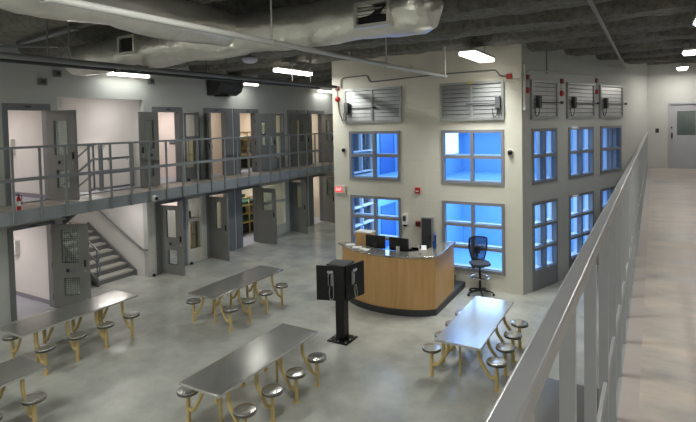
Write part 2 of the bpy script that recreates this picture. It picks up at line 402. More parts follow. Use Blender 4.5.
WN = [0]
def frame_window(org, du, u0, u1, z0, z1, cols, rows, kick=0., fr=.075):
    """steel frame proud of the wall; glass near the back; light reveals inside"""
    WN[0] += 1
    rz = math.atan2(du[1], du[0])
    w_ = thing('window_%d' % WN[0], kind='structure', loc=(org[0]+du[0]*u0, org[1]+du[1]*u0, z0), rz=rz)
    W_, H_ = u1-u0, z1-z0
    f = MB(); y0, y1 = -.03, .1
    f.box(0, fr, y0, y1, 0, H_).box(W_-fr, W_, y0, y1, 0, H_).box(fr, W_-fr, y0, y1, H_-fr, H_).box(fr, W_-fr, y0, y1, 0, fr)
    f.build('frame', 'window_frame', w_, smooth=False)
    zb = fr
    if kick:
        MB().box(fr, W_-fr, -.015, .08, fr, kick).build('kick_panel', 'window_frame', w_, smooth=False); zb = kick
    cw = (W_-2*fr-(cols-1)*fr)/cols; rh = (H_-fr-zb-(rows-1)*fr)/rows
    for i in range(1, cols):
        x = fr+i*cw+(i-1)*fr; MB().box(x, x+fr, y0, y1, zb, H_-fr).build('mullion', 'window_frame', w_, smooth=False)
    for j in range(1, rows):
        z = zb+j*rh+(j-1)*fr
        for i in range(cols):
            x = fr+i*(cw+fr); MB().box(x, x+cw, y0, y1, z, z+fr).build('transom', 'window_frame', w_, smooth=False)
    g = None; sl = None
    for i in range(cols):
        for j in range(rows):
            x = fr+i*(cw+fr); z = zb+j*(rh+fr)
            if g is None:
                g = MB().box(0, cw, .03, .036, 0, rh).build('pane', 'blue_glass', w_, smooth=False); p = g
                sl = MB().box(0, cw, .04, .22, -.01, .022).box(cw-.01, cw+.03, .1, .2, 0, rh).build('stop', 'window_reveal', w_, smooth=False); q = sl
            else:
                p = g.copy(); col.objects.link(p); q = sl.copy(); col.objects.link(q)
            p.location = (x, 0, z); q.location = (x, 0, z)
    return w_
for a, b_ in WF:
    frame_window((0, YF), (1, 0), a, b_, *ZU, 2, 2); frame_window((0, YF), (1, 0), a, b_, *ZL, 2, 3)
for zz, rows in ((ZU, 2), (ZL, 3)): frame_window((XL, 14.78), (0, -1), 0, 1.58, *zz, 2, rows)
for a, b_ in WS:
    frame_window((XC, YF), SD, a, b_, *ZU, 2, 2, fr=.07); frame_window((XC, YF), SD, a, b_, *ZLS, 2, 3, kick=.5, fr=.07)

# ------------------------------------------------------------------ cell doors and cell windows
def mesh_lite(parent, w_, h_, loc):
    b = MB(); n = max(3, int(w_/.045)); k = max(3, int(h_/.045))
    for i in range(1, n): b.box(i*w_/n-.003, i*w_/n+.003, -.003, .003, 0, h_)
    for j in range(1, k): b.box(0, w_, -.003, .003, j*h_/k-.003, j*h_/k+.003)
    o = b.build('wire_mesh', 'plastic_cream', parent, smooth=False); o['kind'] = 'stuff'; o.location = loc
    return o
DN = [0]
def cell_door(d, z0, ang, style):
    y0, y1, hs_, jn, jf = d[:5]; top = 2.13 if z0 > 1 else 2.02; head = .15 if z0 > 1 else .08
    DN[0] += 1
    D = thing('door_%d' % DN[0], kind='structure', loc=(XW, (y0+y1)/2, z0)); h = (y1-y0)/2
    f = MB(); f.box(-.2, .035, -h-jn, -h, 0, top+head).box(-.2, .035, h, h+jf, 0, top+head).box(-.2, .035, -h, h, top, top+head)
    f.build('frame', 'frame_paint', D, smooth=False, bevel=.006)
    MB().box(.035, .05, -.06, .06, top+head*.45, top+head*.62).build('number_plate', 'black', D, smooth=False)
    # leaf built in its own frame: hinge on x=0, extends +x by lw, thickness y
    lw = 2*h-.01; lh = top-.01; t = .05
    L = MB(); rows = []
    if style == 'mesh': wins = [(.22, lw-.24, 1.08, 1.88), (.26, lw-.22, .3, .72)]
    elif style == 'tall': wins = [(.3, lw-.3, 1.0, 1.85)]
    elif style == 'two': wins = [(.24, .38, .95, 1.78), (.55, .67, .95, 1.3)]
    elif style == 'wide': wins = [(.25, lw-.16, 1.2, 1.85)]
    else: wins = [(.24, lw-.3, 1.05, 1.85)]
    us = sorted({0, lw, *[q for w_ in wins for q in w_[:2]]}); zs = sorted({.015, lh, *[q for w_ in wins for q in w_[2:]]})
    for i in range(len(us)-1):
        for j in range(len(zs)-1):
            a = (us[i]+us[i+1])/2; b_ = (zs[j]+zs[j+1])/2
            if any(w_[0] < a < w_[1] and w_[2] < b_ < w_[3] for w_ in wins): continue
            L.box(us[i], us[i+1], -t/2, t/2, zs[j], zs[j+1])
    leaf = L.build('leaf', 'leaf_paint', D, smooth=False)
    s = hs_       # closed leaf points from hinge toward the other jamb
    a0 = -PI/2 if s > 0 else PI/2            # direction of the closed leaf in plan (toward -y or +y)
    an = a0+math.radians(ang) if s > 0 else a0-math.radians(ang)
    leaf.location = (.03, s*(h-.005), 0); leaf.rotation_euler = (0, 0, an)
    for w_ in wins:
        fb = MB().box(w_[0]-.03, w_[0], -.032, .032, w_[2]-.03, w_[3]+.03).box(w_[1], w_[1]+.03, -.032, .032, w_[2]-.03, w_[3]+.03)
        fb.box(w_[0], w_[1], -.032, .032, w_[2]-.03, w_[2]).box(w_[0], w_[1], -.032, .032, w_[3], w_[3]+.03).build('lite_frame', 'leaf_paint', leaf, smooth=False)
        MB().box(w_[0], w_[1], -.004, .004, w_[2], w_[3]).build('pane', 'clear_glass', leaf, smooth=False)
        if style == 'mesh': mesh_lite(leaf, w_[1]-w_[0], w_[3]-w_[2], (w_[0], 0, w_[2]))
    if style == 'mesh':
        b = MB().box(.3, lw-.3, -.034, -.026, .84, .96).box(.3, lw-.3, .026, .034, .84, .96); b.build('food_port', 'frame_paint', leaf, smooth=False)
        MB().box(.32, .39, -.037, -.034, .86, .94).box(.32, .39, .034, .037, .86, .94).build('port_lock', 'black', leaf, smooth=False)
    MB().box(lw-.1, lw-.06, -.05, .05, .98, 1.14).build('lock_pull', 'black', leaf, smooth=False)
    MB().lathe([(.03, -.045), (.03, .045)], (lw-.08, 0, .88), 10, Matrix.Rotation(PI/2, 4, 'X')).build('lock_cylinder', 'galv', leaf)
    for k in range(3):
        MB().tube([(-.008, 0, .2+k*.78), (-.008, 0, .34+k*.78)], .016, 8).build('hinge', 'black', leaf)
    return D
styles_u = ['mesh', 'mesh', 'tall', 'two', 'tall', 'tall', 'tall', 'tall']; styles_l = ['mesh', 'mesh', 'tall', 'wide', 'tall', 'wide', 'tall', 'tall']
for d, s_ in zip(DOORS, styles_u): cell_door(d, ZM, d[5], s_)
for d, s_ in zip(DOORS, styles_l): cell_door(d, 0, d[6], s_)
for z0 in (ZM, 0):
    for a, b_ in WINS:
        WN[0] += 1
        w_ = thing('window_%d' % WN[0], kind='structure', loc=(XW, a, z0)); L_ = b_-a; top = 2.12 if z0 else 2.08
        f = MB().box(-.16, .02, 0, .06, .02, top).box(-.16, .02, L_-.06, L_, .02, top).box(-.16, .02, .06, L_-.06, top-.06, top).box(-.16, .02, .06, L_-.06, 1.3, 1.38)
        f.build('frame', 'frame_paint' if z0 else 'plastic_cream', w_, smooth=False, bevel=.005)
        MB().box(-.12, .0, .06, L_-.06, .02, .42).build('lower_panel', 'steel_paint' if z0 else 'plastic_cream', w_, smooth=False)
        MB().box(-.08, -.072, .06, L_-.06, .42, 1.3).build('pane', 'clear_glass', w_, smooth=False)
        MB().box(-.08, -.072, .06, L_-.06, 1.38, top-.06).build('pane', 'clear_glass', w_, smooth=False)
# door at the end of the walkway
ed = thing('door_%d' % (DN[0]+1), kind='structure', loc=(DX0, YE, ZM))
MB().box(0, .06, -.02, .2, 0, 2.14).box(.94, 1.0, -.02, .2, 0, 2.14).box(.06, .94, -.02, .2, 2.08, 2.14).build('frame', 'door_grey', ed, smooth=False)
lf = MB().box(.06, .25, .02, .07, 0, 2.08).box(.75, .94, .02, .07, 0, 2.08).box(.25, .75, .02, .07, 0, 1.08).box(.25, .75, .02, .07, 1.86, 2.08).build('leaf', 'door_grey', ed, smooth=False)
MB().box(.25, .75, .04, .05, 1.08, 1.86).build('pane', 'clear_glass', lf, smooth=False)
MB().box(.09, .13, -.03, .02, .98, 1.16).build('handle', 'black', lf, smooth=False)
MB().box(.08, .12, .005, .02, 1.3, 1.36).build('lock', 'dark_grey', lf, smooth=False)
struct(MB().box(DX0-.3, XR, YE+.9, YE+1.0, ZM, ZC).build('wall_vestibule', 'grey_block', smooth=False))

# ------------------------------------------------------------------ railings
def bar(b, p, q, w_, h_):
    """rectangular bar from p to q (any horizontal-ish direction)"""
    p, q = Vector(p), Vector(q); t = (q-p).normalized(); s_ = t.cross(Vector((0, 0, 1))).normalized()*w_/2; u_ = s_.cross(t).normalized()*h_/2
    b.quadbox([p-s_-u_, p+s_-u_, q+s_-u_, q-s_-u_, p-s_+u_, p+s_+u_, q+s_+u_, q-s_+u_]); return b
br_ = thing('balcony_railing', 'grey painted steel railing along the cell balcony', 'railing', (XB, 5.445, ZM))
Y0b = 5.445
ys = [Y0b+.5525*k for k in range(-4, 37)]
bar(MB(), (.03, ys[0]-.3-Y0b, 1.31), (.03, ys[-1]-Y0b, 1.31), .045, .05).build('top_rail', 'rail_paint', br_, bevel=.008)
bar(MB(), (.03, ys[0]-.3-Y0b, .645), (.03, ys[-1]-Y0b, .645), .035, .075).build('middle_rail', 'rail_paint', br_, bevel=.006)
pm = None
for y in ys:
    if pm is None: pm = MB().box(.006, .05, -.02, .02, -.27, 1.29).build('post', 'rail_paint', br_, smooth=False); p = pm
    else: p = pm.copy(); col.objects.link(p)
    p.location = (0, y-Y0b, 0)
nr = thing('walkway_railing', 'large grey steel railing with closely set posts along the concrete walkway', 'railing', (edge_x(.69), .69, ZM))
def nx_(y): return edge_x(y)-edge_x(.69)
def rail(z, w_, h_, name, off=0):
    y0, y1 = -2.5, 19.35
    bar(MB(), (nx_(y0)+off, y0-.69, z), (nx_(y1)+off, y1-.69, z), w_, h_).build(name, 'near_rail_paint', nr, bevel=.007)
rail(1.187, .046, .046, 'top_rail', -.02); rail(.45, .02, .035, 'middle_rail', -.012)
pm = None; y = .87-5*.5525
while y < 19.3:
    if pm is None: pm = MB().box(-.041, -.003, -.02, .02, -.27, 1.165).build('post', 'near_rail_paint', nr, smooth=False); p = pm
    else: p = pm.copy(); col.objects.link(p)
    p.location = (nx_(y), y-.69, 0); y += .5525

# ------------------------------------------------------------------ staircase
st = thing('staircase', 'grey steel switchback staircase with concrete treads in the white alcove', 'staircase', (-12.8, 8.25, 0))
RS, RN = .1625, .31
def SX(x): return x+12.8
def SY(y): return y-8.25
for i in range(8):
    x = -12.8-RN*i; z = RS*(i+1)
    if i < 7:
        o = MB().box(SX(x-RN-.02), SX(x), SY(8.3), SY(9.42), z-.045, z).build('tread', 'tread_grey', st, smooth=False)
    MB().box(SX(x-.015), SX(x-.002), SY(8.3), SY(9.42), z-RS, z-.04).build('riser', 'steel_paint', st, smooth=False)
    x2 = -12.8-2.17+RN*i; z2 = 1.3+RS*(i+1)
    if i < 7: MB().box(SX(x2), SX(x2+RN+.02), SY(7.08), SY(8.2), z2-.045, z2).build('tread', 'tread_grey', st, smooth=False)
    MB().box(SX(x2+.002), SX(x2+.015), SY(7.08), SY(8.2), z2-RS, z2-.04).build('riser', 'steel_paint', st, smooth=False)
MB().box(SX(-16.2), SX(-14.97), SY(7.06), SY(9.46), 1.22, 1.3).build('landing', 'walk_concrete', st, smooth=False)
sl_ = RS/RN
for yy, nm in ((8.25, 1), (9.42, 1), (7.03, 2), (8.2, 2)):
    y0, y1 = SY(yy), SY(yy)+.045
    if nm == 1: a, b_, za, zb = SX(-12.72), SX(-14.97), .0, 1.3-.02
    else: a, b_, za, zb = SX(-12.8), SX(-14.97), 2.56, 1.3
    lo = .0 if nm == 1 else .22
    MB().quadbox([(b_, y0, zb-.2), (a, y0, max(0, za-.22)), (a, y1, max(0, za-.22)), (b_, y1, zb-.2),
                  (b_, y0, zb+.1), (a, y0, za+.16 if nm == 1 else za+.02), (a, y1, za+.16 if nm == 1 else za+.02), (b_, y1, zb+.1)]).build('stringer', 'steel_paint', st, smooth=False)
# open-side rail of the lower flight: sloping tubes and posts
ra = MB()
for h_ in (.95, .6):
    ra.tube(fillet([(SX(-12.74), SY(8.27), h_-.33), (SX(-12.62), SY(8.27), h_-.05), (SX(-12.74), SY(8.27), h_+.05), (SX(-14.97), SY(8.27), h_+1.25)], .1), .02, 8)
ra.build('stair_rail', 'rail_paint', st)
for x in (-12.76, -13.8, -14.9):
    zb = max(0, (-12.8-x)*sl_); MB().tube([(SX(x), SY(8.27), zb), (SX(x), SY(8.27), zb+1.02)], .02, 8).build('rail_post', 'rail_paint', st)
# wall handrail
hr = MB().tube(fillet([(SX(-15.1), SY(9.40), 2.2), (SX(-12.36), SY(9.40), .80), (SX(-12.22), SY(9.40), .79), (SX(-12.22), SY(9.46), .79)], .08), .027, 8)
hr.build('wall_handrail', 'frame_paint', st)
for x in (-14.2, -13.3, -12.5): MB().tube([(SX(x), SY(9.40), .87+(-12.5-x)*.51), (SX(x), SY(9.40), .82+(-12.5-x)*.51), (SX(x), SY(9.478), .79+(-12.5-x)*.51)], .011, 6).build('handrail_bracket', 'rail_paint', st)
# guard round the stair opening on the upper level
gd = thing('stair_guard', 'grey steel guard rail round the stair opening on the balcony', 'railing', (-12.68, 8.42, ZM))
g = MB()
for z in (1.27, .85, .45, .05):
    hh = .06 if z in (.85, .05) else .035
    bar(g, (0, 0, z), (0, 1.03, z), .035, hh); bar(g, (0, 0, z), (-.3, 0, z), .035, hh); bar(g, (-.3, 0, z), (-2.2, 0, z-1.9*sl_), .035, hh)
g.build('guard_rails', 'rail_paint', gd, smooth=False)
for x, yy, dz in ((0, .05, 0), (0, -.02, 0), (0, 1.01, 0), (-.3, 0, 0), (-1.25, 0, -.95*sl_), (-2.2, 0, -1.9*sl_)):
    MB().box(x-.02, x+.02, yy-.02, yy+.02, dz-(.0 if dz == 0 else .25), 1.28+dz).build('post', 'rail_paint', gd, smooth=False)
for yy in (.2, .8): MB().tube([(0, yy, .85), (.05, yy, .78), (.06, yy, .84)], .009, 6).build('bracket', 'rail_paint', gd)

# ------------------------------------------------------------------ tables with attached stools
def make_table():
    t = thing('dining_table', loc=(0, 0, 0))
    W_, L_ = .74, 2.32
    MB().box(-W_/2, W_/2, -L_/2, L_/2, .728, .76).build('table_top', 'stainless', t, bevel=.004)
    MB().box(-W_/2-.003, W_/2+.003, -L_/2-.003, -L_/2+.012, .725, .757).box(-W_/2-.003, W_/2+.003, L_/2-.012, L_/2+.003, .725, .757).box(-W_/2-.003, -W_/2+.012, -L_/2+.012, L_/2-.012, .725, .757).box(W_/2-.012, W_/2+.003, -L_/2+.012, L_/2-.012, .725, .757).build('edge_band', 'stainless', t, smooth=False)
    MB().box(-.03, .03, -L_/2+.15, L_/2-.15, .68, .728).build('under_beam', 'yellow_paint', t, smooth=False)
    arm = seat = rim = None
    for k in range(4):
        y = -.865+.577*k
        MB().box(-.3, .3, y-.02, y+.02, .695, .728).build('cross_bar', 'yellow_paint', t, smooth=False)
        for s in (1, -1):
            a = MB()
            xs = .54
            a.tube([(s*xs, y, 0), (s*xs, y, .45)], .031, 10)
            a.tube(fillet([(s*xs, y, .20), (s*.44, y, .19), (s*.25, y, .47), (s*.25, y, .715)], .09, 6), .029, 10)
            a.tube([(s*xs, y, 0), (s*xs, y, .008)], .05, 12)
            a = a.build('stool_leg', 'yellow_paint', t)
            MB().lathe([(.05, .43), (.145, .438), (.153, .45), (.153, .476), (.148, .485), (.135, .488), (.02, .487)], (s*xs, y, 0), 24).build('seat', 'stainless', a)
            MB().lathe([(.148, .434), (.156, .440), (.156, .470), (.148, .474)], (s*xs, y, 0), 24).build('seat_rim', 'stainless_rim', a)
    for y in (-.65, .65): MB().tube([(-.12, y, 0), (-.12, y, .7)], .024, 8).build('support_post', 'yellow_paint', t)
    return t
TABLES = [((-5.125, 5.85), 'stainless steel table with attached round stools in front of the black phone pedestal'),
          ((-9.535, 5.665), 'stainless steel table with attached stools beside the lower wire-mesh cell door and staircase'),
          ((-7.94, 8.565), 'stainless steel table with attached stools between the cell doors and the phone pedestal'),
          ((-2.52, 8.765), 'stainless steel table reflecting blue light beside the wooden desk and tall chair'),
          ((-7.995, 2.93), 'stainless steel table partly cut off next to the table by the staircase'),
          ((-.81, 5.99), 'stainless steel table on the floor below the walkway railing')]
T0 = make_table()
for i, ((x, y), lb) in enumerate(TABLES):
    t = T0 if i == 0 else copy_tree(T0)
    t.location = (x, y, 0); tag(t, lb, 'table', 'steel dining tables with stools')

# ------------------------------------------------------------------ officers' desk
arc = [(-6.42, 10.62), (-6.25, 10.48), (-5.97, 10.28), (-5.75, 10.17), (-5.51, 10.09), (-5.3, 10.05), (-5.11, 10.035), (-4.87, 10.04), (-4.63, 10.08), (-4.42, 10.14), (-4.22, 10.225), (-4.06, 10.33), (-3.93, 10.45)]
def offset(path, d):
    out = []
    for i, p in enumerate(path):
        a = Vector(path[max(0, i-1)]); b_ = Vector(path[min(len(path)-1, i+1)]); t = (b_-a).normalized(); n = Vector((-t.y, t.x))
        out.append((p[0]+n.x*d, p[1]+n.y*d))
    return out
plat = thing('trim_2', kind='structure', loc=(0, 0, 0))
MB().prism(offset(arc, -.015)+[(-3.94, 12.62), (-6.6, 12.62), (-6.6, 10.8)], 0, .14).build('platform', 'dark_grey', plat, smooth=False)
MB().prism([(-6.5, 11.6), (-4.2, 11.6), (-4.2, 12.62), (-6.5, 12.62)], .14, .29).build('upper_step', 'dark_grey', plat, smooth=False)
dk = thing('reception_desk', 'curved wooden officer desk with steel counter in front of the cream wall', 'desk', (-5.1, 10.1, .14))
def DL(pts): return [(p[0]+5.1, p[1]-10.1) for p in pts]
full = arc+[(-3.955, 10.9), (-3.97, 11.4), (-3.985, 11.88)]
inn = offset(arc, .05)[:-1]+[(-4.0, 10.48), (-4.02, 11.4), (-4.035, 11.88)]
poly = DL(arc)+DL(list(reversed(offset(arc, .05))))
MB().prism(poly, .0, 1.15).build('front_panel', 'wood', dk, bevel=.004)
MB().prism(DL([(-3.93, 10.46), (-3.985, 11.88), (-4.035, 11.88), (-3.985, 10.5)]), .0, 1.15).build('side_panel', 'wood_side', dk, smooth=False)
outer = offset(arc[:-1], -.05); outer[0] = (-6.52, 10.58)
outer = outer+[(-3.96, 10.37), (-3.9, 10.44), (-3.885, 10.56), (-3.9, 11.0), (-3.95, 11.93)]
innc = [(-4.28, 11.7), (-4.3, 10.9), (-4.4, 10.72)]+list(reversed(offset(arc[:-2], .42)))[1:]
MB().prism(DL(outer+innc), 1.15, 1.19).build('counter_top', 'counter_steel', dk, bevel=.006)
MB().prism(DL(list(offset(arc[:-2], .16))+[(-4.3, 10.75), (-4.3, 11.05)]+list(reversed(offset(arc[:-2], .8)))), .6, .64).build('work_surface', 'dark_grey', dk, smooth=False)
for k in (3, 7): MB().prism(DL([offset(arc, .06)[k], offset(arc, .06)[k+1], offset(arc, .7)[k+1], offset(arc, .7)[k]]), 0, .6).build('support_panel', 'wood', dk, smooth=False)
ZD = .14+.64
def monitor(x, y, rz, lb, mt='black', w_=.5, h_=.31, z=ZD, screen='black_gloss'):
    m = thing('monitor', lb, 'monitor', (x, y, z), rz, 'monitors on the officer desk')
    MB().box(-w_/2, w_/2, -.02, .025, .5, .5+h_).build('housing', mt, m, bevel=.008)
    MB().box(-w_/2+.015, w_/2-.015, .025, .028, .515, .5+h_-.015).build('screen', screen, m, smooth=False)
    MB().box(-.035, .035, -.045, -.02, .1, .62).build('neck', mt, m, smooth=False)
    MB().box(-.05, .05, -.05, -.047, .54, .64).build('rear_cover', 'dark_grey' if mt == 'black' else mt, m, smooth=False)
    MB().box(-.13, .13, -.12, .1, 0, .018).box(-.03, .03, -.045, -.015, .018, .12).build('foot', mt, m, bevel=.005)
    return m
monitor(-5.52, 10.68, .05, 'black monitor seen from behind beside the wooden box on the desk')
m2 = monitor(-4.9, 10.66, -.06, 'black monitor with a small white label on its back on the desk')
MB().box(-.045, .045, -.056, -.05, .5, .62).build('label_sheet', 'paper', m2, smooth=False)
monitor(-4.22, 11.2, -1.15, 'small blue monitor turned sideways at the open end of the desk', 'screen_blue', .34, .3, ZD+.06, 'screen_blue')
bxw = thing('wooden_box', 'light wooden document box with white top on the desk', 'box', (-5.95, 10.95, ZD))
MB().box(-.2, .22, -.14, .14, 0, .8).build('body', 'wood', bxw, bevel=.004)
MB().box(-.205, .225, -.145, .145, .8, .825).build('top', 'paper', bxw, smooth=False)
for i, (x, y, rz) in enumerate(((-5.85, 10.36, .4), (-5.6, 10.27, -.2), (-6.12, 10.52, .7))):
    o = MB().box(-.11, .11, -.08, .08, 0, .012).build('paper_sheet', 'paper'); o.location = (x, y, 1.331); o.rotation_euler = (0, 0, rz)
    tag(o, ['white paper lying on the steel counter near the wooden box', 'white paper on the steel counter in front of the black monitor', 'white paper at the pointed end of the steel counter'][i], 'paper', 'papers on the counter')
tp_ = thing('desk_phone', 'grey desk phone on the counter beside the small blue monitor', 'phone', (-4.36, 10.78, 1.33), .4)
MB().quadbox([(-.09, -.1, 0), (.09, -.1, 0), (.09, .1, 0), (-.09, .1, 0), (-.09, -.1, .03), (.09, -.1, .03), (.09, .1, .09), (-.09, .1, .09)]).build('body', 'plastic_white', tp_, smooth=False)
MB().tube(fillet([(-.05, -.09, .06), (-.05, -.08, .085), (-.05, .08, .12), (-.05, .09, .1)], .03), .022, 8).build('handset', 'dark_grey', tp_)
kb = thing('paper_tray', 'black tray on the desk behind the two monitors', 'tray', (-4.6, 11.05, ZD))
MB().box(-.18, .18, -.14, .14, .0, .4).build('stand', 'black', kb, smooth=False)
MB().box(-.2, .2, -.16, .16, .4, .42).box(-.2, .2, .14, .16, .42, .48).box(-.2, -.18, -.16, .14, .42, .48).box(.18, .2, -.16, .14, .42, .48).build('rim', 'black', kb, smooth=False)

# ------------------------------------------------------------------ tall drafting chair
ch = thing('drafting_chair', 'black mesh drafting chair with chrome foot ring by the blue windows', 'chair', (-3.44, 12.2, 0), -2.65)
for k in range(5):
    a = 2*PI*k/5+.3; c_, s_ = math.cos(a), math.sin(a)
    lg = MB().tube([(.03*c_, .03*s_, .13), (.18*c_, .18*s_, .115), (.32*c_, .32*s_, .075)], .022, 8, rs=[.03, .024, .017]).build('base_leg', 'black', ch)
    MB().lathe([(.02, -.016), (.032, -.012), (.032, .012), (.02, .016)], (.32*c_, .32*s_, .033), 12, Matrix.Rotation(a, 4, 'Z') @ Matrix.Rotation(PI/2, 4, 'X')).build('caster', 'black', lg)
MB().tube([(0, 0, .09), (0, 0, .42), (0, 0, .72)], .03, 10, rs=[.035, .03, .022]).build('gas_lift', 'black', ch)
rg = MB(); rg.tube([(.22*math.cos(2*PI*k/28), .22*math.sin(2*PI*k/28), .44) for k in range(29)], .013, 8, cap=False); rg.build('foot_ring', 'chrome', ch)
sp = MB()
for k in range(3): a = 2*PI*k/3; sp.tube([(.02*math.cos(a), .02*math.sin(a), .42), (.22*math.cos(a), .22*math.sin(a), .44)], .01, 6)
sp.build('ring_spoke', 'black', ch)
MB().box(-.1, .1, -.1, .1, .69, .74).build('mechanism', 'black', ch, bevel=.02)
def pad(wx, wy_, z, th, cr, name, mt, n=24, curve=0):
    b = MB(); top = []; pr = []
    for k in range(n):
        a = 2*PI*k/n; c_, s_ = math.cos(a), math.sin(a); e = .55
        pr.append((wx*math.copysign(abs(c_)**e, c_), wy_*math.copysign(abs(s_)**e, s_)))
    lay = [(.8, 0), (.97, th*.25), (1, th*.5), (.97, th*.8), (.85, th)]
    for f_, dz in lay: b.v += [(x*f_, y*f_, z+dz+curve*(y*f_)**2) for x, y in pr]
    for i in range(len(lay)-1):
        for k in range(n): k2 = (k+1) % n; b.f.append((i*n+k, i*n+k2, (i+1)*n+k2, (i+1)*n+k))
    b.f.append(tuple(reversed(range(n)))); b.f.append(tuple((len(lay)-1)*n+k for k in range(n)))
    return b
pad(.25, .23, .74, .08, .1, 'seat', 'fabric_mesh').build('seat', 'fabric_mesh', ch)
# backrest: curved mesh panel inside a rim, on the far (window) side facing the room
bk = MB(); nu, nv = 10, 10; rim = []
def backp(u, v):      # u -1..1, v 0..1
    wd = (.145+.075*math.sin(min(1, v*1.1)*PI*.62)); return Vector((u*wd, -.25+.05*u*u-.03*math.sin(v*PI)+.04*v-.0, .82+.58*v-.03*u*u*v))
for j in range(nv+1):
    for i in range(nu+1): bk.v.append(tuple(backp(-1+2*i/nu, j/nv)))
for j in range(nv):
    for i in range(nu): a = j*(nu+1)+i; bk.f.append((a, a+1, a+nu+2, a+nu+1))
bo = bk.build('backrest', 'fabric_open', ch); md = bo.modifiers.new('solid', 'SOLIDIFY'); md.thickness = .012
pth = [backp(-1, j/nv) for j in range(nv+1)]+[backp(-1+2*i/nu, 1) for i in range(1, nu+1)]+[backp(1, 1-j/nv) for j in range(1, nv+1)]+[backp(1-2*i/nu, 0) for i in range(1, nu+1)]
MB().tube(fillet(pth, .02, 2), .018, 8).build('back_frame', 'black', ch)
MB().tube(fillet([(0, -.08, .71), (0, -.3, .74), (0, -.32, .95), (0, -.29, 1.12)], .1), .025, 8).build('back_support', 'black', ch)
MB().box(-.08, .08, -.33, -.28, .95, 1.14).build('lumbar_pad', 'black', ch, bevel=.02)
MB().tube([(.1, .05, .71), (.3, .08, .70)], .01, 6).build('lever', 'black', ch)

# ------------------------------------------------------------------ phone pedestal
ks = thing('phone_pedestal', 'black steel pedestal with two wall phones on angled panels', 'phone', (-5.13, 8.43, 0), .04)
bp_ = MB().box(-.225, .225, -.22, .22, 0, .02).build('base_plate', 'kiosk_black', ks, smooth=False)
for x in (-.17, 0, .17):
    for y in (-.17, 0, .17):
        if x or y: MB().lathe([(.016, 0), (.016, .012), (.008, .02)], (x, y, .02), 8).build('bolt', 'galv', bp_)
MB().box(-.095, .095, -.095, .095, .02, .86).build('pole', 'kiosk_black', ks, bevel=.01)
gus = MB()
for s in (1, -1):
    for ax in (0, 1):
        q = [(.095*s, .17*s)]
        pts = [(.095, .02), (.16, .02), (.095, .12)]
        n0 = len(gus.v)
        for t_ in (-.006, .006):
            for d_, z in pts: gus.v.append((s*d_, t_, z) if ax == 0 else (t_, s*d_, z))
        gus.f += [(n0, n0+1, n0+2), (n0+5, n0+4, n0+3), (n0, n0+3, n0+4, n0+1), (n0+1, n0+4, n0+5, n0+2), (n0+2, n0+5, n0+3, n0)]
gus.build('gusset', 'kiosk_black', ks, smooth=False)
ks.rotation_euler = (0, 0, 0)
KO = Vector((-5.13, 8.43, 0)); kc = Vector((-5.0, 8.345, 0))-KO        # shared front corner of the two panels
MB().prism([(-.27, -.11), (.13, -.085), (.1, .35), (-.3, .27)], .8, 1.5).build('core', 'kiosk_top', ks, smooth=False)
RA = Matrix.Translation(kc) @ Matrix.Rotation(math.radians(17.5), 4, 'Z')
RB = Matrix.Translation(kc) @ Matrix.Rotation(math.radians(78), 4, 'Z')
pA = MB().box(-.565, .0, -.03, .0, .82, 1.5, RA).build('panel', 'kiosk_black', ks, smooth=False)
pB = MB().box(.0, .545, -.03, .0, .82, 1.5, RB).build('panel', 'kiosk_black', ks, smooth=False)
def phone(par, m):
    MB().box(-.055, .055, -.02, 0, -.14, .16, m).build('faceplate', 'galv', par, smooth=False)
    MB().box(-.06, .06, -.05, 0, .12, .17, m).build('hood', 'chrome', par, smooth=False)
    b = MB(); pts = [(-.01, -.05, -.13), (-.01, -.075, -.1), (-.01, -.08, .07), (-.01, -.05, .1)]
    b.tube([m @ Vector(p) for p in fillet(pts, .03)], .02, 8); b.build('handset', 'black', par)
    c = [(-.01, -.05, -.13), (-.03, -.05, -.28), (.0, -.06, -.42), (.06, -.05, -.36), (.05, -.02, -.14)]
    MB().tube([m @ Vector(p) for p in fillet(c, .1)], .007, 6).build('cord', 'galv', par)
    return par
phone(pA, RA @ Matrix.Translation((-.27, -.03, 1.25))); phone(pB, RB @ Matrix.Translation((.22, -.03, 1.25)))
for par, m in ((pA, RA @ Matrix.Translation((-.27, -.03, 0))), (pB, RB @ Matrix.Translation((.24, -.03, 0)))):
    for x in (-.15, .16):
        for k in range(4): MB().lathe([(.008, 0), (.008, .006)], m @ Vector((x, 0, .9+.15*k)), 6, m.to_3x3().to_4x4() @ Matrix.Rotation(PI/2, 4, 'X')).build('screw', 'dark_grey', par)

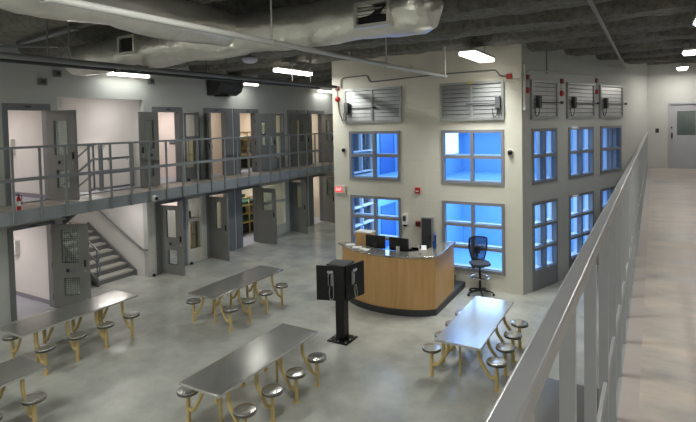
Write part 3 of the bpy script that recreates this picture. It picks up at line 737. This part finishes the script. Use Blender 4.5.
# ------------------------------------------------------------------ louvres above the control-room windows
def louvre(org, du, u0, u1, cols, lb, warm=False, act=None):
    rz = math.atan2(du[1], du[0]); z0, z1 = LOU
    l_ = thing('louvre_damper', lb, 'vent', (org[0]+du[0]*u0, org[1]+du[1]*u0, z0), rz, 'louvre dampers on the control room')
    W_, H_ = u1-u0, z1-z0; fr = .06
    f = MB().box(0, fr, -.06, 0, 0, H_).box(W_-fr, W_, -.06, 0, 0, H_).box(fr, W_-fr, -.06, 0, 0, fr).box(fr, W_-fr, -.06, 0, H_-fr, H_)
    if cols == 2: f.box(W_/2-.03, W_/2+.03, -.06, 0, fr, H_-fr)
    f.build('frame', 'galv', l_, smooth=False)
    MB().box(fr, W_-fr, -.006, 0, fr, H_-fr).build('backing', 'galv_dark', l_, smooth=False)
    cw = (W_-2*fr-(cols-1)*.06)/cols; n = 8; bh = (H_-2*fr)/n; b0 = None
    for c_ in range(cols):
        for k in range(n):
            if b0 is None:
                b0 = MB().quadbox([(0, -.042, .0), (cw, -.042, .0), (cw, -.032, .0), (0, -.032, .0), (0, -.028, bh-.014), (cw, -.028, bh-.014), (cw, -.016, bh-.014), (0, -.016, bh-.014)]).build('blade', 'galv', l_, smooth=False); b = b0
            else: b = b0.copy(); col.objects.link(b)
            b.location = (fr+c_*(cw+.06), 0, fr+k*bh+.004)
    if act:
        ax, rod = act
        MB().tube([(rod[0], -.075, .42), (rod[1], -.075, .42)], .012, 8).build('drive_rod', 'dark_grey', l_)
        MB().box(ax-.06, ax+.06, -.16, -.06, .28, .58).build('actuator', 'dark_grey' if cols == 1 else 'galv_dark', l_, bevel=.008)
        MB().tube(fillet([(ax, -.12, .28), (ax-.02, -.12, .12), (ax-.12, -.1, .05), (ax-.14, -.08, .3)], .08), .01, 6).build('cable', 'dark_grey', l_)
        MB().box(rod[1]-.06, rod[1]+.03, -.1, -.06, .39, .45).build('rod_clamp', 'black', l_, smooth=False)
    return l_
louvre((0, YF), (1, 0), -7.44, -5.64, 2, 'wide louvre damper lit warmly above the window beside the exit sign', act=(.12, (.1, 1.0)))
lv = louvre((0, YF), (1, 0), -4.55, -2.92, 2, 'wide louvre damper above the window behind the drafting chair', act=(1.5, (.7, 1.5)))
MB().box(.76, .86, -.065, -.06, .93, .98).build('tag', 'yellow_tag', lv, smooth=False)
for (a, b_), lb in zip([(.36, 1.60), (2.08, 3.6), (3.93, 5.42)], ['narrow louvre damper on the slanted wall next to the corner of the cream wall', 'middle louvre damper of the three on the slanted grey wall', 'louvre damper on the slanted grey wall farthest from the cream wall']):
    louvre((XC, YF), SD, a, b_, 1, lb, act=(.22, (.2, b_-a+.15)))
# small devices: local frame on a wall: x along the wall, y out of the wall is negative
def on_front(x, z): return Matrix.Translation((x, YF, z))
def on_side(s, z): return Matrix.Translation((XC+SD[0]*s, YF+SD[1]*s, z)) @ Matrix.Rotation(math.atan2(SD[1], SD[0]), 4, 'Z')
def place(o, m): o.matrix_world = m; return o
def strobe(m, lb):
    t = thing('fire_alarm', lb, 'alarm', group='red alarm devices on the control room'); place(t, m)
    MB().box(-.055, .055, -.05, 0, .26, .38).build('junction_box', 'dark_red', t, bevel=.006)
    MB().lathe([(.075, 0), (.075, .03), (.05, .055), (.02, .06)], (0, 0, 0), 14, Matrix.Rotation(PI/2, 4, 'X')).build('sounder', 'red', t)
    MB().tube([(0, -.02, .05), (0, -.02, .27)], .012, 6).build('conduit_drop', 'pipe_white', t)
strobe(on_front(-7.68, 4.99), 'red alarm sounder beside the warm-lit louvre on the cream wall')
strobe(on_side(.22, 4.99), 'red alarm sounder by the corner next to the narrow louvre'); strobe(on_side(1.84, 4.95), 'red alarm sounder between the narrow louvre and the middle louvre'); strobe(on_side(3.77, 5.04), 'red alarm sounder between the middle louvre and the farthest louvre')
t = thing('fire_alarm', 'small red alarm box with white box above the corner of the cream wall', 'alarm', group='red alarm devices on the control room'); place(t, on_front(-2.78, 5.34))
MB().box(-.07, .05, -.05, 0, -.06, .06).build('box', 'red', t, bevel=.006); MB().box(.07, .27, -.04, 0, -.06, .08).build('cover', 'plastic_cream', t, smooth=False)
# conduits
cd = MB().tube(fillet([(-7.54, YF-.03, 5.3), (-7.54, YF-.03, 5.55), (-7.4, YF-.03, 5.6), (-6.68, YF-.03, 5.62), (-6.6, YF-.03, 5.42), (-5.6, YF-.03, 5.46), (-4.6, YF-.03, 5.5), (-3.1, YF-.03, 5.52), (-3.02, YF-.03, 5.36), (-2.85, YF-.03, 5.34)], .08), .016, 6).build('conduit', 'pipe_grey')
tag(cd, 'thin conduit bent along the top of the cream wall', 'conduit')
cd = MB().tube(fillet([(-7.66, YF-.02, 4.9), (-7.62, YF-.02, 4.6), (-7.5, YF-.02, 4.3), (-7.46, YF-.02, 4.26)], .05), .01, 6).build('cable', 'dark_grey'); tag(cd, 'dark cable hanging from the alarm sounder to the warm-lit louvre', 'cable')
def sp_(s, t_, z): m = on_side(s, z); return m @ Vector((0, -t_, 0))
cd = MB().tube(fillet([sp_(.16, .03, 5.4), sp_(.3, .03, 5.48), sp_(3.8, .03, 5.49), sp_(3.85, .03, 5.49)], .08), .02, 6).build('conduit', 'pipe_white'); tag(cd, 'white conduit running above the three louvres of the slanted wall', 'conduit')
cd = thing('conduit', 'white vertical conduit with end box at the corner of the slanted wall', 'conduit', sp_(.075, .004, 4.5)); r0 = math.atan2(SD[1], SD[0]); cd.rotation_euler = (0, 0, r0)
MB().box(-.03, .03, -.05, 0, .12, 1.1).build('trunking', 'pipe_white', cd, smooth=False); MB().box(-.045, .045, -.07, 0, .0, .12).build('end_box', 'pipe_white', cd, smooth=False)
cd = MB().tube(fillet([sp_(1.1, .02, 5.42), sp_(1.1, .02, 6.3)], .05), .012, 6).build('conduit', 'pipe_grey'); tag(cd, 'thin grey conduit rising above the narrow louvre to the ceiling', 'conduit')
# cameras, exit sign, dispensers
def dome(m, lb, dark=True):
    t = thing('security_camera', lb, 'camera', group='dome security cameras'); place(t, m)
    MB().lathe([(.075, 0), (.075, .03), (.065, .04)], (0, 0, 0), 16, Matrix.Rotation(PI/2, 4, 'X')).build('mount', 'plastic_cream', t)
    MB().lathe([(.062, .03), (.06, .05), (.048, .08), (.025, .098), (.005, .102)], (0, 0, 0), 16, Matrix.Rotation(PI/2+.35, 4, 'X')).build('dome_cover', 'black_gloss', t)
dome(on_front(-7.5, 3.52), 'black dome camera on the cream wall above the exit sign'); dome(on_front(-2.78, 3.5), 'black dome camera on the cream wall near its corner')
t = thing('security_camera', 'white dome camera on the fascia of the balcony', 'camera', (XB+.002, 8.87, 2.41), group='dome security cameras')
MB().lathe([(.075, 0), (.085, .03), (.07, .1), (.05, .12)], (0, 0, 0), 16, Matrix.Rotation(PI/2, 4, 'Y')).build('housing', 'plastic_white', t)
MB().lathe([(.055, .1), (.05, .13), (.03, .155), (.006, .16)], (0, 0, 0), 14, Matrix.Rotation(PI/2, 4, 'Y')).build('lens_dome', 'black_gloss', t)
ex = thing('exit_sign', 'red lit EXIT sign on the cream control room wall', 'sign', (-7.63, YF, 2.22))
MB().box(-.18, .18, -.06, 0, .02, .25).build('housing', 'plastic_cream', ex, bevel=.006)
MB().box(-.16, .08, -.065, -.06, .06, .215).build('face', 'exit_red', ex, smooth=False)
cu = bpy.data.curves.new('letters', 'FONT'); cu.body = 'EXIT'; cu.size = .15; cu.extrude = .002; cu.align_x = 'CENTER'; cu.align_y = 'CENTER'
tmp = bpy.data.objects.new('tmp', cu); col.objects.link(tmp); bpy.context.view_layer.update()
me = bpy.data.meshes.new_from_object(tmp); bpy.data.objects.remove(tmp); me.materials.clear(); me.materials.append(MATS['exit_letter'])
lt = bpy.data.objects.new('letters', me); col.objects.link(lt); lt.parent = ex; lt.location = (-.04, -.068, .137); lt.rotation_euler = (PI/2, 0, 0); lt.scale = (.62, .9, 1)
def wallbox(name, lb, cat, x, z, w_, h_, d_, mt, face=None, fm=None, parts=None):
    t = thing(name, lb, cat, (x, YF, z))
    MB().box(-w_/2, w_/2, -d_, 0, 0, h_).build('housing', mt, t, bevel=.008)
    if face: MB().box(-w_*.3, w_*.3, -d_-.006, -d_, h_*face[0], h_*face[1]).build(parts or 'cover', fm, t, smooth=False)
    return t
wallbox('pull_station', 'red fire alarm pull station high on the cream wall', 'alarm', -5.215, 2.36, .14, .16, .06, 'red', (.3, .5), 'plastic_white', 'handle')
dp = wallbox('soap_dispenser', 'white dispenser on the cream wall behind the desk', 'dispenser', -5.58, 1.5, .14, .28, .11, 'plastic_white', (.35, .85), 'dark_grey', 'window')
MB().box(-.05, .05, -.09, -.02, -.05, 0).build('nozzle', 'black', dp, smooth=False)
wallbox('key_switch', 'small dark red box on the cream wall beside the steel cabinet', 'switch', -5.22, 1.47, .12, .14, .07, 'dark_red', (.3, .7), 'black', 'switch')
cb = thing('wall_cabinet', 'dark metal cabinet with grey edge on the cream wall behind the desk', 'cabinet', (-4.93, YF, .75))
MB().box(-.17, .17, -.11, 0, 0, 1.0).build('body', 'galv', cb, bevel=.008)
MB().box(-.15, .12, -.122, -.11, .03, .97).build('door', 'dark_grey', cb, bevel=.004)
MB().box(.06, .09, -.14, -.122, .45, .55).build('handle', 'chrome', cb, smooth=False)
t = thing('light_switch', 'small dark switch on the end wall beside the walkway door', 'switch', (.42, YE, 3.84))
MB().box(-.05, .05, -.015, 0, -.07, .07).build('plate', 'dark_grey', t, bevel=.004); MB().box(-.015, .015, -.025, -.015, -.03, .03).build('toggle', 'black', t, smooth=False)

# ------------------------------------------------------------------ fire extinguisher on the balcony
fe = thing('fire_extinguisher', 'small red fire extinguisher with white label on the balcony edge', 'extinguisher', (-11.28, 5.62, ZM))
fe.scale = (.72, .72, .72)
MB().lathe([(.04, 0), (.055, .01), (.055, .33), (.04, .38), (.018, .4), (.018, .43)], (0, 0, 0), 16).build('cylinder', 'tag_red', fe)
MB().lathe([(.0565, .12), (.0565, .26)], (0, 0, 0), 16).build('label_sleeve', 'tag_white', fe)
MB().box(-.015, .015, -.07, .03, .43, .455).box(-.012, .012, -.06, .02, .47, .485).build('valve_handle', 'black', fe, smooth=False)
MB().tube(fillet([(0, .02, .43), (0, .09, .4), (0, .085, .15)], .05), .011, 6).build('hose', 'black', fe)

# ------------------------------------------------------------------ ceiling services
def hull_duct(path_a, path_b, r, name, parent, seed, cap0=True, cap1=True, n=60, seg=28):
    A, B = Vector(path_a), Vector(path_b); t = (B-A).normalized(); u_ = t.cross(Vector((0, 0, 1))).normalized(); v_ = u_.cross(t); L_ = (B-A).length
    b = MB(); rings = []
    for i in range(n+1):
        d_ = L_*i/n; e = 1.
        if cap0 and d_ < .3: e = math.sqrt(max(0, 1-((.3-d_)/.3)**2))*.9+.1
        if cap1 and L_-d_ < .3: e = math.sqrt(max(0, 1-((.3-(L_-d_))/.3)**2))*.9+.1
        if i % 9 == 0: e *= .965
        for k in range(seg):
            an = 2*PI*k/seg; p = A+t*d_
            q = noise.noise(Vector((d_*1.4+seed*9, math.cos(an)*1.3, math.sin(an)*1.3)))*.03+noise.noise(Vector((d_*5+seed, math.cos(an)*4, math.sin(an)*4)))*.018
            sag = -.03*max(0, -math.sin(an))*abs(math.sin(d_*1.9))
            b.v.append(tuple(p+(r*e+q*e)*(math.cos(an)*u_+math.sin(an)*v_)+Vector((0, 0, sag))))
    for i in range(n):
        for k in range(seg): k2 = (k+1) % seg; b.f.append((i*seg+k, i*seg+k2, (i+1)*seg+k2, (i+1)*seg+k))
    b.f.append(tuple(reversed(range(seg)))); b.f.append(tuple(n*seg+k for k in range(seg)))
    o = b.build(name, 'foil', parent); return o
dc = thing('air_duct', 'large silver foil-wrapped air ducts under the dark ceiling', 'duct', (0, 0, 0))
dc.location = (-5.6, 6.0, 5.68)
def rel(p): return (p[0]+5.6, p[1]-6.0, p[2]-5.68)
hull_duct(rel((-9.9, 6.02, 5.62)), rel((-2.12, 6.02, 5.71)), .3, 'cross_duct', dc, 1)
hull_duct(rel((-5.3, -4.5, 5.74)), rel((-5.5, 6.1, 5.74)), .26, 'main_duct', dc, 2, False, False, 80)
for xg, w_, zc in ((-7.69, .36, 5.70), (-2.93, .42, 5.63)):
    g_ = MB(); w2 = w_/2; h2 = .12
    g_.box(-w2-.04, w2+.04, -.06, .1, -h2-.04, -h2).box(-w2-.04, w2+.04, -.06, .1, h2, h2+.04).box(-w2-.04, -w2, -.06, .1, -h2, h2).box(w2, w2+.04, -.06, .1, -h2, h2)
    fo = g_.build('grille_frame', 'foil', dc, smooth=False); fo.location = rel((xg, 5.72, zc))
    MB().box(-w2, w2, .0, .02, -h2, h2).build('opening', 'black', fo, smooth=False)
    for k in range(5): MB().box(-w2, w2, -.03, -.01, -h2+.045*k+.03, -h2+.045*k+.036).build('slat', 'black', fo, smooth=False)
for y in (1.0, 3.6): MB().box(-.02, .02, -.01, .01, .28, .7).build('hanger', 'galv', dc, smooth=False).location = rel((-5.75, y, 5.68))
# white sprinkler main
wp = thing('sprinkler_pipe', 'long white sprinkler pipe with an upturned end in front of the cream wall', 'pipe', (-3.95, 11.3, 5.31))
MB().tube([(-.28, -16.3, 0), (.0, .0, 0)], .036, 10).build('main_pipe', 'pipe_white', wp)
MB().tube([(0, -.02, .0), (0, -.02, 1.1)], .03, 10).build('riser', 'pipe_white', wp)
MB().tube([(0, -.1, 0), (0, .06, 0)], .05, 10).build('elbow', 'pipe_white', wp)
for y in (-3.0, -6.2, -9.0):
    x = -.28*(-y/16.3); MB().tube([(x, y, .03), (x, y, 1.1)], .012, 6).build('hanger_rod', 'pipe_white', wp)
    MB().tube([(x, y-.02, 0), (x, y+.02, 0)], .05, 10).build('clamp', 'pipe_white', wp)
for y in (-1.9, -4.3): MB().tube([(-.28*(-y/16.3), y, -.06), (-.28*(-y/16.3), y, .09)], .018, 8).build('sprinkler_head', 'pipe_white', wp)
# grey pipes along the cell side
for x, z, r_, lb in ((-7.42, 5.3, .045, 'dark grey pipe hung below the silver duct along the hall'), (-8.0, 5.31, .035, 'thinner dark pipe hung beside the grey pipe under the duct')):
    pp = thing('ceiling_pipe', lb, 'pipe', (x, 11.2, z))
    MB().tube([(-.4, -16, 0), (0, 0, 0), (.02, .9, 0)], r_, 10).build('pipe', 'pipe_dark' if r_ < .04 else 'pipe_grey', pp)
    for y in (-.3, -3.3, -6.6): MB().tube([(-.4*-y/16, y, .02), (-.4*-y/16, y, 1.1)], .014, 6).build('hanger_rod', 'pipe_grey', pp)
    for y in (-2.2, -5.4): MB().tube([(-.4*-y/16, y-.04, 0), (-.4*-y/16, y+.04, 0)], r_+.015, 10).build('coupling', 'pipe_grey', pp)
# thin pipe over the walkway
dp_ = thing('ceiling_pipe', 'thin grey pipe along the ceiling above the slanted wall and walkway', 'pipe', (-.45, 18.9, 5.82))
MB().tube([(-.2, -15, 0), (0, 0, 0)], .03, 8).build('pipe', 'pipe_grey', dp_); MB().tube([(0, -.02, 0), (0, -.02, .5)], .026, 8).build('riser', 'pipe_grey', dp_)
for y in (-4, -8.6): MB().tube([(-.2*-y/15, y, 0), (-.2*-y/15, y, .5)], .012, 6).build('hanger_rod', 'pipe_grey', dp_)
# struts on the ceiling
for i, (a, b_, lb) in enumerate((((-10.1, 5.2), (-7.95, 4.95), 'flat grey steel strut under the ceiling beside the duct'), ((-10.9, 5.05), (-9.9, 5.8), 'short grey steel strut by the cell wall ceiling'))):
    o = bar(MB(), (a[0], a[1], 5.9), (b_[0], b_[1], 5.9), .12, .03).build('ceiling_strut', 'galv_dark', smooth=False); tag(o, lb, 'strut')
# hanging dome
hd = thing('pendant_dome', 'pale lavender dome hanging on a thin rod below the duct', 'sensor', (-6.74, 7.76, 5.5))
MB().lathe([(.02, 0), (.09, .01), (.14, .04), (.15, .07), (.15, .1)], (0, 0, 0), 20).build('dome', 'lavender', hd)
MB().lathe([(.152, .1), (.152, .13), (.05, .16)], (0, 0, 0), 20).build('cap', 'pipe_grey', hd); MB().tube([(0, 0, .15), (0, 0, .92)], .012, 6).build('rod', 'pipe_grey', hd)
# wall-mounted dark air unit
ac = thing('air_unit', 'dark half-round air unit high on the cell wall above the balcony', 'vent', (XW, 12.45, 5.62))
pr = [(0, -.33), (.3, -.33), (.52, -.22), (.62, -.02), (.62, .1), (.62, .3), (0, .3)]
n0 = len(pr); b = MB(); b.v = [(x, -.55, z) for x, z in pr]+[(x, .55, z) for x, z in pr]
b.f = [tuple(range(n0)), tuple(reversed(range(n0, 2*n0)))]+[(i, i+n0, (i+1) % n0+n0, (i+1) % n0) for i in range(n0)]
b.build('casing', 'dark_grey', ac, bevel=.03, bseg=3)
MB().box(.1, .4, -.3, .1, -.36, -.33).build('outlet', 'black', ac, smooth=False)
# small boxes on the cell wall
for y, z, lb in ((6.7, 5.4, 'small grey device high on the wall above the first upper cell door'), (7.05, 5.62, 'small grey bracket box above the stair opening'), (9.74, 5.6, 'small grey box on the wall between the stair opening and the air unit')):
    t = thing('junction_box', lb, 'box', (XW, y, z), group='small boxes high on the cell wall')
    MB().box(0, .08, -.09, .09, -.08, .08).build('housing', 'steel_paint', t, bevel=.006); MB().box(.08, .1, -.04, .04, -.04, .04).build('cover', 'dark_grey', t, smooth=False)

# ------------------------------------------------------------------ light fixtures
def fixture(x, y, z, L_, w_, lb, watts, grp='ceiling light fixtures', tint=(.97, 1, .95), spread=180, soft=False):
    t = thing('ceiling_light', lb, 'light', (x, y, z), group=grp)
    MB().box(-w_/2, w_/2, -L_/2, L_/2, .03, .08).build('housing', 'pipe_white', t, bevel=.008)
    MB().box(-w_/2+.015, w_/2-.015, -L_/2+.015, L_/2-.015, -.05, .03).build('diffuser', 'diffuser' if watts > HALL_W*.5 and not soft else 'diffuser_soft', t, bevel=.01)
    for s in (-1, 1): MB().tube([(0, s*L_*.35, .08), (0, s*L_*.35, 6.4-z)], .008, 6).build('hanger_rod', 'pipe_grey', t)
    if watts: area('fixture_lamp', (x, y, z-.06), w_, L_, watts, tint, spread=math.radians(spread))
    return t
fixture(-8.26, 11.3, 5.72, 1.6, .2, 'long bright ceiling light between the silver duct and the cream wall', HALL_W)
fixture(-3.22, 11.42, 5.72, 1.65, .38, 'wide bright ceiling light in front of the louvre above the drafting chair', HALL_W*.9, spread=105, soft=True)
fixture(-11.85, 8.8, 5.7, 1.25, .16, 'long ceiling light above the stair opening', HALL_W*.12)
fixture(-11.75, 13.25, 5.72, 1.3, .16, 'long ceiling light beside the dark air unit above the balcony', HALL_W*.12)
fixture(-11.95, 18.7, 5.72, 1.2, .16, 'ceiling light over the end of the balcony beside the cream wall', HALL_W*.1)
fixture(-9.9, 22.5, 5.72, 1.6, .3, 'unseen ceiling light added in the passage behind the control room', HALL_W)  # unseen fixture added to light the doors behind the control-room glass
for x, y, lb in ((-8.26, -2.5, 'unseen ceiling light added over the hall behind the viewpoint on the cell side'), (-3.0, -3.0, 'unseen ceiling light added over the hall behind the viewpoint on the walkway side'), (-6.9, 1.3, 'unseen ceiling light added beside the silver duct over the nearer tables'), (-2.6, 3.0, 'ceiling light between the walkway railing and the sprinkler pipe'), (-10.4, 1.2, 'unseen ceiling light added above the table cut off by the cells')):
    fixture(x, y, 5.72, 1.6, .3, lb, HALL_W)  # unseen fixtures added to light the hall; the railing one follows stool shadows
def square_light(x, y, lb, watts=WALK_W):
    t = thing('ceiling_light', lb, 'light', (x, y, 5.7), group='walkway lights')
    MB().box(-.15, .15, -.3, .3, .06, .12).build('housing', 'pipe_white', t, bevel=.008)
    MB().quadbox([(-.1, -.22, 0), (.1, -.22, 0), (.1, .22, 0), (-.1, .22, 0), (-.14, -.28, .06), (.14, -.28, .06), (.14, .28, .06), (-.14, .28, .06)]).build('diffuser', 'diffuser', t, smooth=False)
    MB().tube([(0, 0, .12), (0, 0, .7)], .012, 6).build('stem', 'pipe_grey', t)
    area('walkway_lamp', (x, y, 5.68), .25, .5, watts, (1, .95, .88))
square_light(.95, 14.1, 'ceiling light midway along the concrete walkway'); square_light(1.05, 18.5, 'ceiling light by the door at the end of the walkway')
square_light(.85, 9.7, 'ceiling light over the walkway opposite the slanted wall'); square_light(.9, 4.6, 'unseen ceiling light over the near part of the walkway'); square_light(.9, -.2, 'unseen ceiling light over the walkway behind the viewpoint')  # last two are unseen lights, added to continue the row
# cell lamps
def cell_lamp(y, z, k, col_, lb):
    t = thing('cell_light', lb, 'light', (XCB+.9, y, z), group='lamps inside the cells')
    MB().box(-.1, .1, -.45, .45, .0, .05).build('housing', 'plastic_white', t, bevel=.008); MB().box(-.08, .08, -.43, .43, -.03, .0).build('diffuser', 'diffuser_cell', t, smooth=False)
    area('cell_lamp', (XCB+.9, y, z-.05), .3, .9, CELL_W*k, col_)
WARM = (1, .95, .91)
for nm, z in (('upper', 5.0), ('lower', 2.28)):
    for y, k, nb in ((5.3, 1.25, 'in the cell beside the stair opening'), (10.6, 1., 'in the cell with the tall glazed panel'), (12.35, .6, 'in the tan cell past the glazed panel'), (14.7, 1.5, 'in the cell with the bunk bed'), (16.8, .4, 'in the dim cell past the bunk bed'), (18.4, 1.3, 'in the cell nearest the control room'), (20.9, 1.2, 'in the cell past the control room corner'), (23.9, 1.2, 'in the farthest cell along the balcony')):
        cell_lamp(y, z, k, WARM, '%s level lamp %s' % (nm, nb))
al = thing('wall_light', 'long wall light in the white stair alcove', 'light', (-14.6, 9.48, 3.8))
MB().box(-.6, .6, -.08, 0, -.03, .03).build('housing', 'plastic_white', al, bevel=.008); MB().box(-.57, .57, -.1, -.08, -.02, .02).build('diffuser', 'diffuser_soft', al, smooth=False)
area('alcove_lamp', (-14.6, 9.36, 3.8), 1.1, .1, 14, (1, .96, .93), (PI/2, 0, 0)).rotation_euler = (-PI/2, 0, 0)
area('alcove_ceiling_lamp', (-14.0, 8.3, 5.25), 1.0, .4, 24, (1, .96, .93))
ll = thing('ceiling_light', 'small added light hidden under the balcony in front of the staircase', 'light', (-12.5, 8.5, 2.29), group='ceiling light fixtures')  # added fixture out of view, brightens the dark lower stairs
MB().box(-.1, .1, -.4, .4, .02, .05).build('housing', 'plastic_white', ll, smooth=False); MB().box(-.08, .08, -.38, .38, 0, .02).build('diffuser', 'diffuser_soft', ll, smooth=False)
area('alcove_lower_fill', (-12.5, 8.5, 2.28), .2, .8, 12, (1, .96, .93))  # fill light of the added fixture

area('vestibule_fill', (1.3, YE+.55, 5.6), .3, .3, 14, (1, .97, .93))  # added lamp out of view, brightens the pane of the walkway door
# ------------------------------------------------------------------ inside the cells
def bunk(x, y, z, lb, dark='dark_green'):
    t = thing('bunk_bed', lb, 'bed', (x, y, z), group='bunk beds in the cells')
    for sx in (0, .75):
        for sy in (-.95, -.32, .32, .95): MB().box(sx-.02, sx+.02, sy-.02, sy+.02, 0, 1.45).build('post', 'bunk_yellow', t, smooth=False)
    for zz in (.42, 1.1):
        MB().box(-.02, .77, -.97, .97, zz, zz+.06).build('bed_frame', 'bunk_yellow', t, smooth=False)
        MB().box(.0, .74, -.93, .93, zz+.06, zz+.18).build('mattress', dark, t, bevel=.03)
    MB().box(.73, .77, -.97, .97, .78, .82).box(.73, .77, -.97, .97, 1.4, 1.45).build('rail', 'bunk_yellow', t, smooth=False)
    MB().box(-.02, .0, -.95, .95, .48, 1.44).build('back_panel', dark, t, smooth=False)
    MB().box(.05, .7, -.9, .9, .05, .36).build('under_box', 'mattress_dark', t, smooth=False)
bunk(-14.35, 15.05, 0, 'yellow framed bunk with green panels in the lower cell behind the plain grey door'); bunk(-14.35, 15.05, ZM, 'tan framed bunk in the upper cell past the tall panel', 'cell_tan')
bunk(-14.35, 18.3, 0, 'yellow framed bunk with green panels in the lower cell nearest the control room'); bunk(-14.35, 18.3, ZM, 'yellow framed bunk in the upper cell nearest the control room')
for z, nm in ((0, 'lower'), (ZM, 'upper')):
    t = thing('bed_end', 'tan wooden bed end behind the %s glazed panel' % nm, 'bed', (-12.75, 11.6, z), group='tan bed ends in the cells')
    for x in (-.24, -.02, .2): MB().box(x, x+.04, -.04, 0, 0, 1.35).build('post', 'bunk_tan', t, smooth=False)
    for zz in (.3, .75, 1.28): MB().box(-.24, .24, -.03, -.01, zz, zz+.06).build('rail', 'bunk_tan', t, smooth=False)
    MB().box(-.2, .2, -.02, -.005, .36, 1.28).build('panel', 'cell_tan', t, smooth=False)
for z in (0, ZM):
    t = thing('wall_dispenser', 'white dispenser on the wall of the %s cell beside the stair opening' % ('lower' if z == 0 else 'upper'), 'dispenser', (-13.95, 6.86, z+1.1), group='white dispensers inside the cells')
    MB().box(-.14, .14, -.12, 0, 0, .36).build('housing', 'plastic_white', t, bevel=.015); MB().box(-.05, .05, -.14, -.12, -.06, .1).build('tray', 'galv', t, smooth=False)
sh = thing('cell_shelf', 'teal box on a shelf behind the lower glazed panel', 'box', (-12.62, 11.3, 1.32))
MB().box(-.12, .08, -.1, .1, .06, .26).build('box', 'teal', sh, bevel=.01); MB().box(-.16, .12, -.2, .2, .03, .06).build('shelf', 'galv', sh, smooth=False); MB().box(-.16, -.14, -.2, .2, -1.32, .03).build('back_plate', 'plastic_cream', sh, smooth=False)
hk = thing('hook_rail', 'small grey hook rail on the wall of the upper cell beside the stair opening', 'hook', (-13.5, 11.64, 3.7)); MB().box(-.2, .2, -.03, 0, 0, .12).build('plate', 'steel_paint', hk, smooth=False); MB().box(-.1, .1, -.06, -.03, .03, .06).build('peg', 'dark_grey', hk, smooth=False)
# black door stops
for i, (x, y, z, lb) in enumerate(((XW+.02, 9.6, 0, 'black door stop at the foot of the bolted post'), (XW+.02, 11.0, 0, 'black door stop under the lower glazed panel'), (XW+.02, 11.0, ZM, 'black door stop under the upper glazed panel'))):
    o = MB().lathe([(.04, 0), (.045, .02), (.04, .06), (.02, .075)], (0, 0, 0), 12).build('door_stop', 'black'); o.location = (x+.04, y, z); tag(o, lb, 'door stop', 'black door stops')
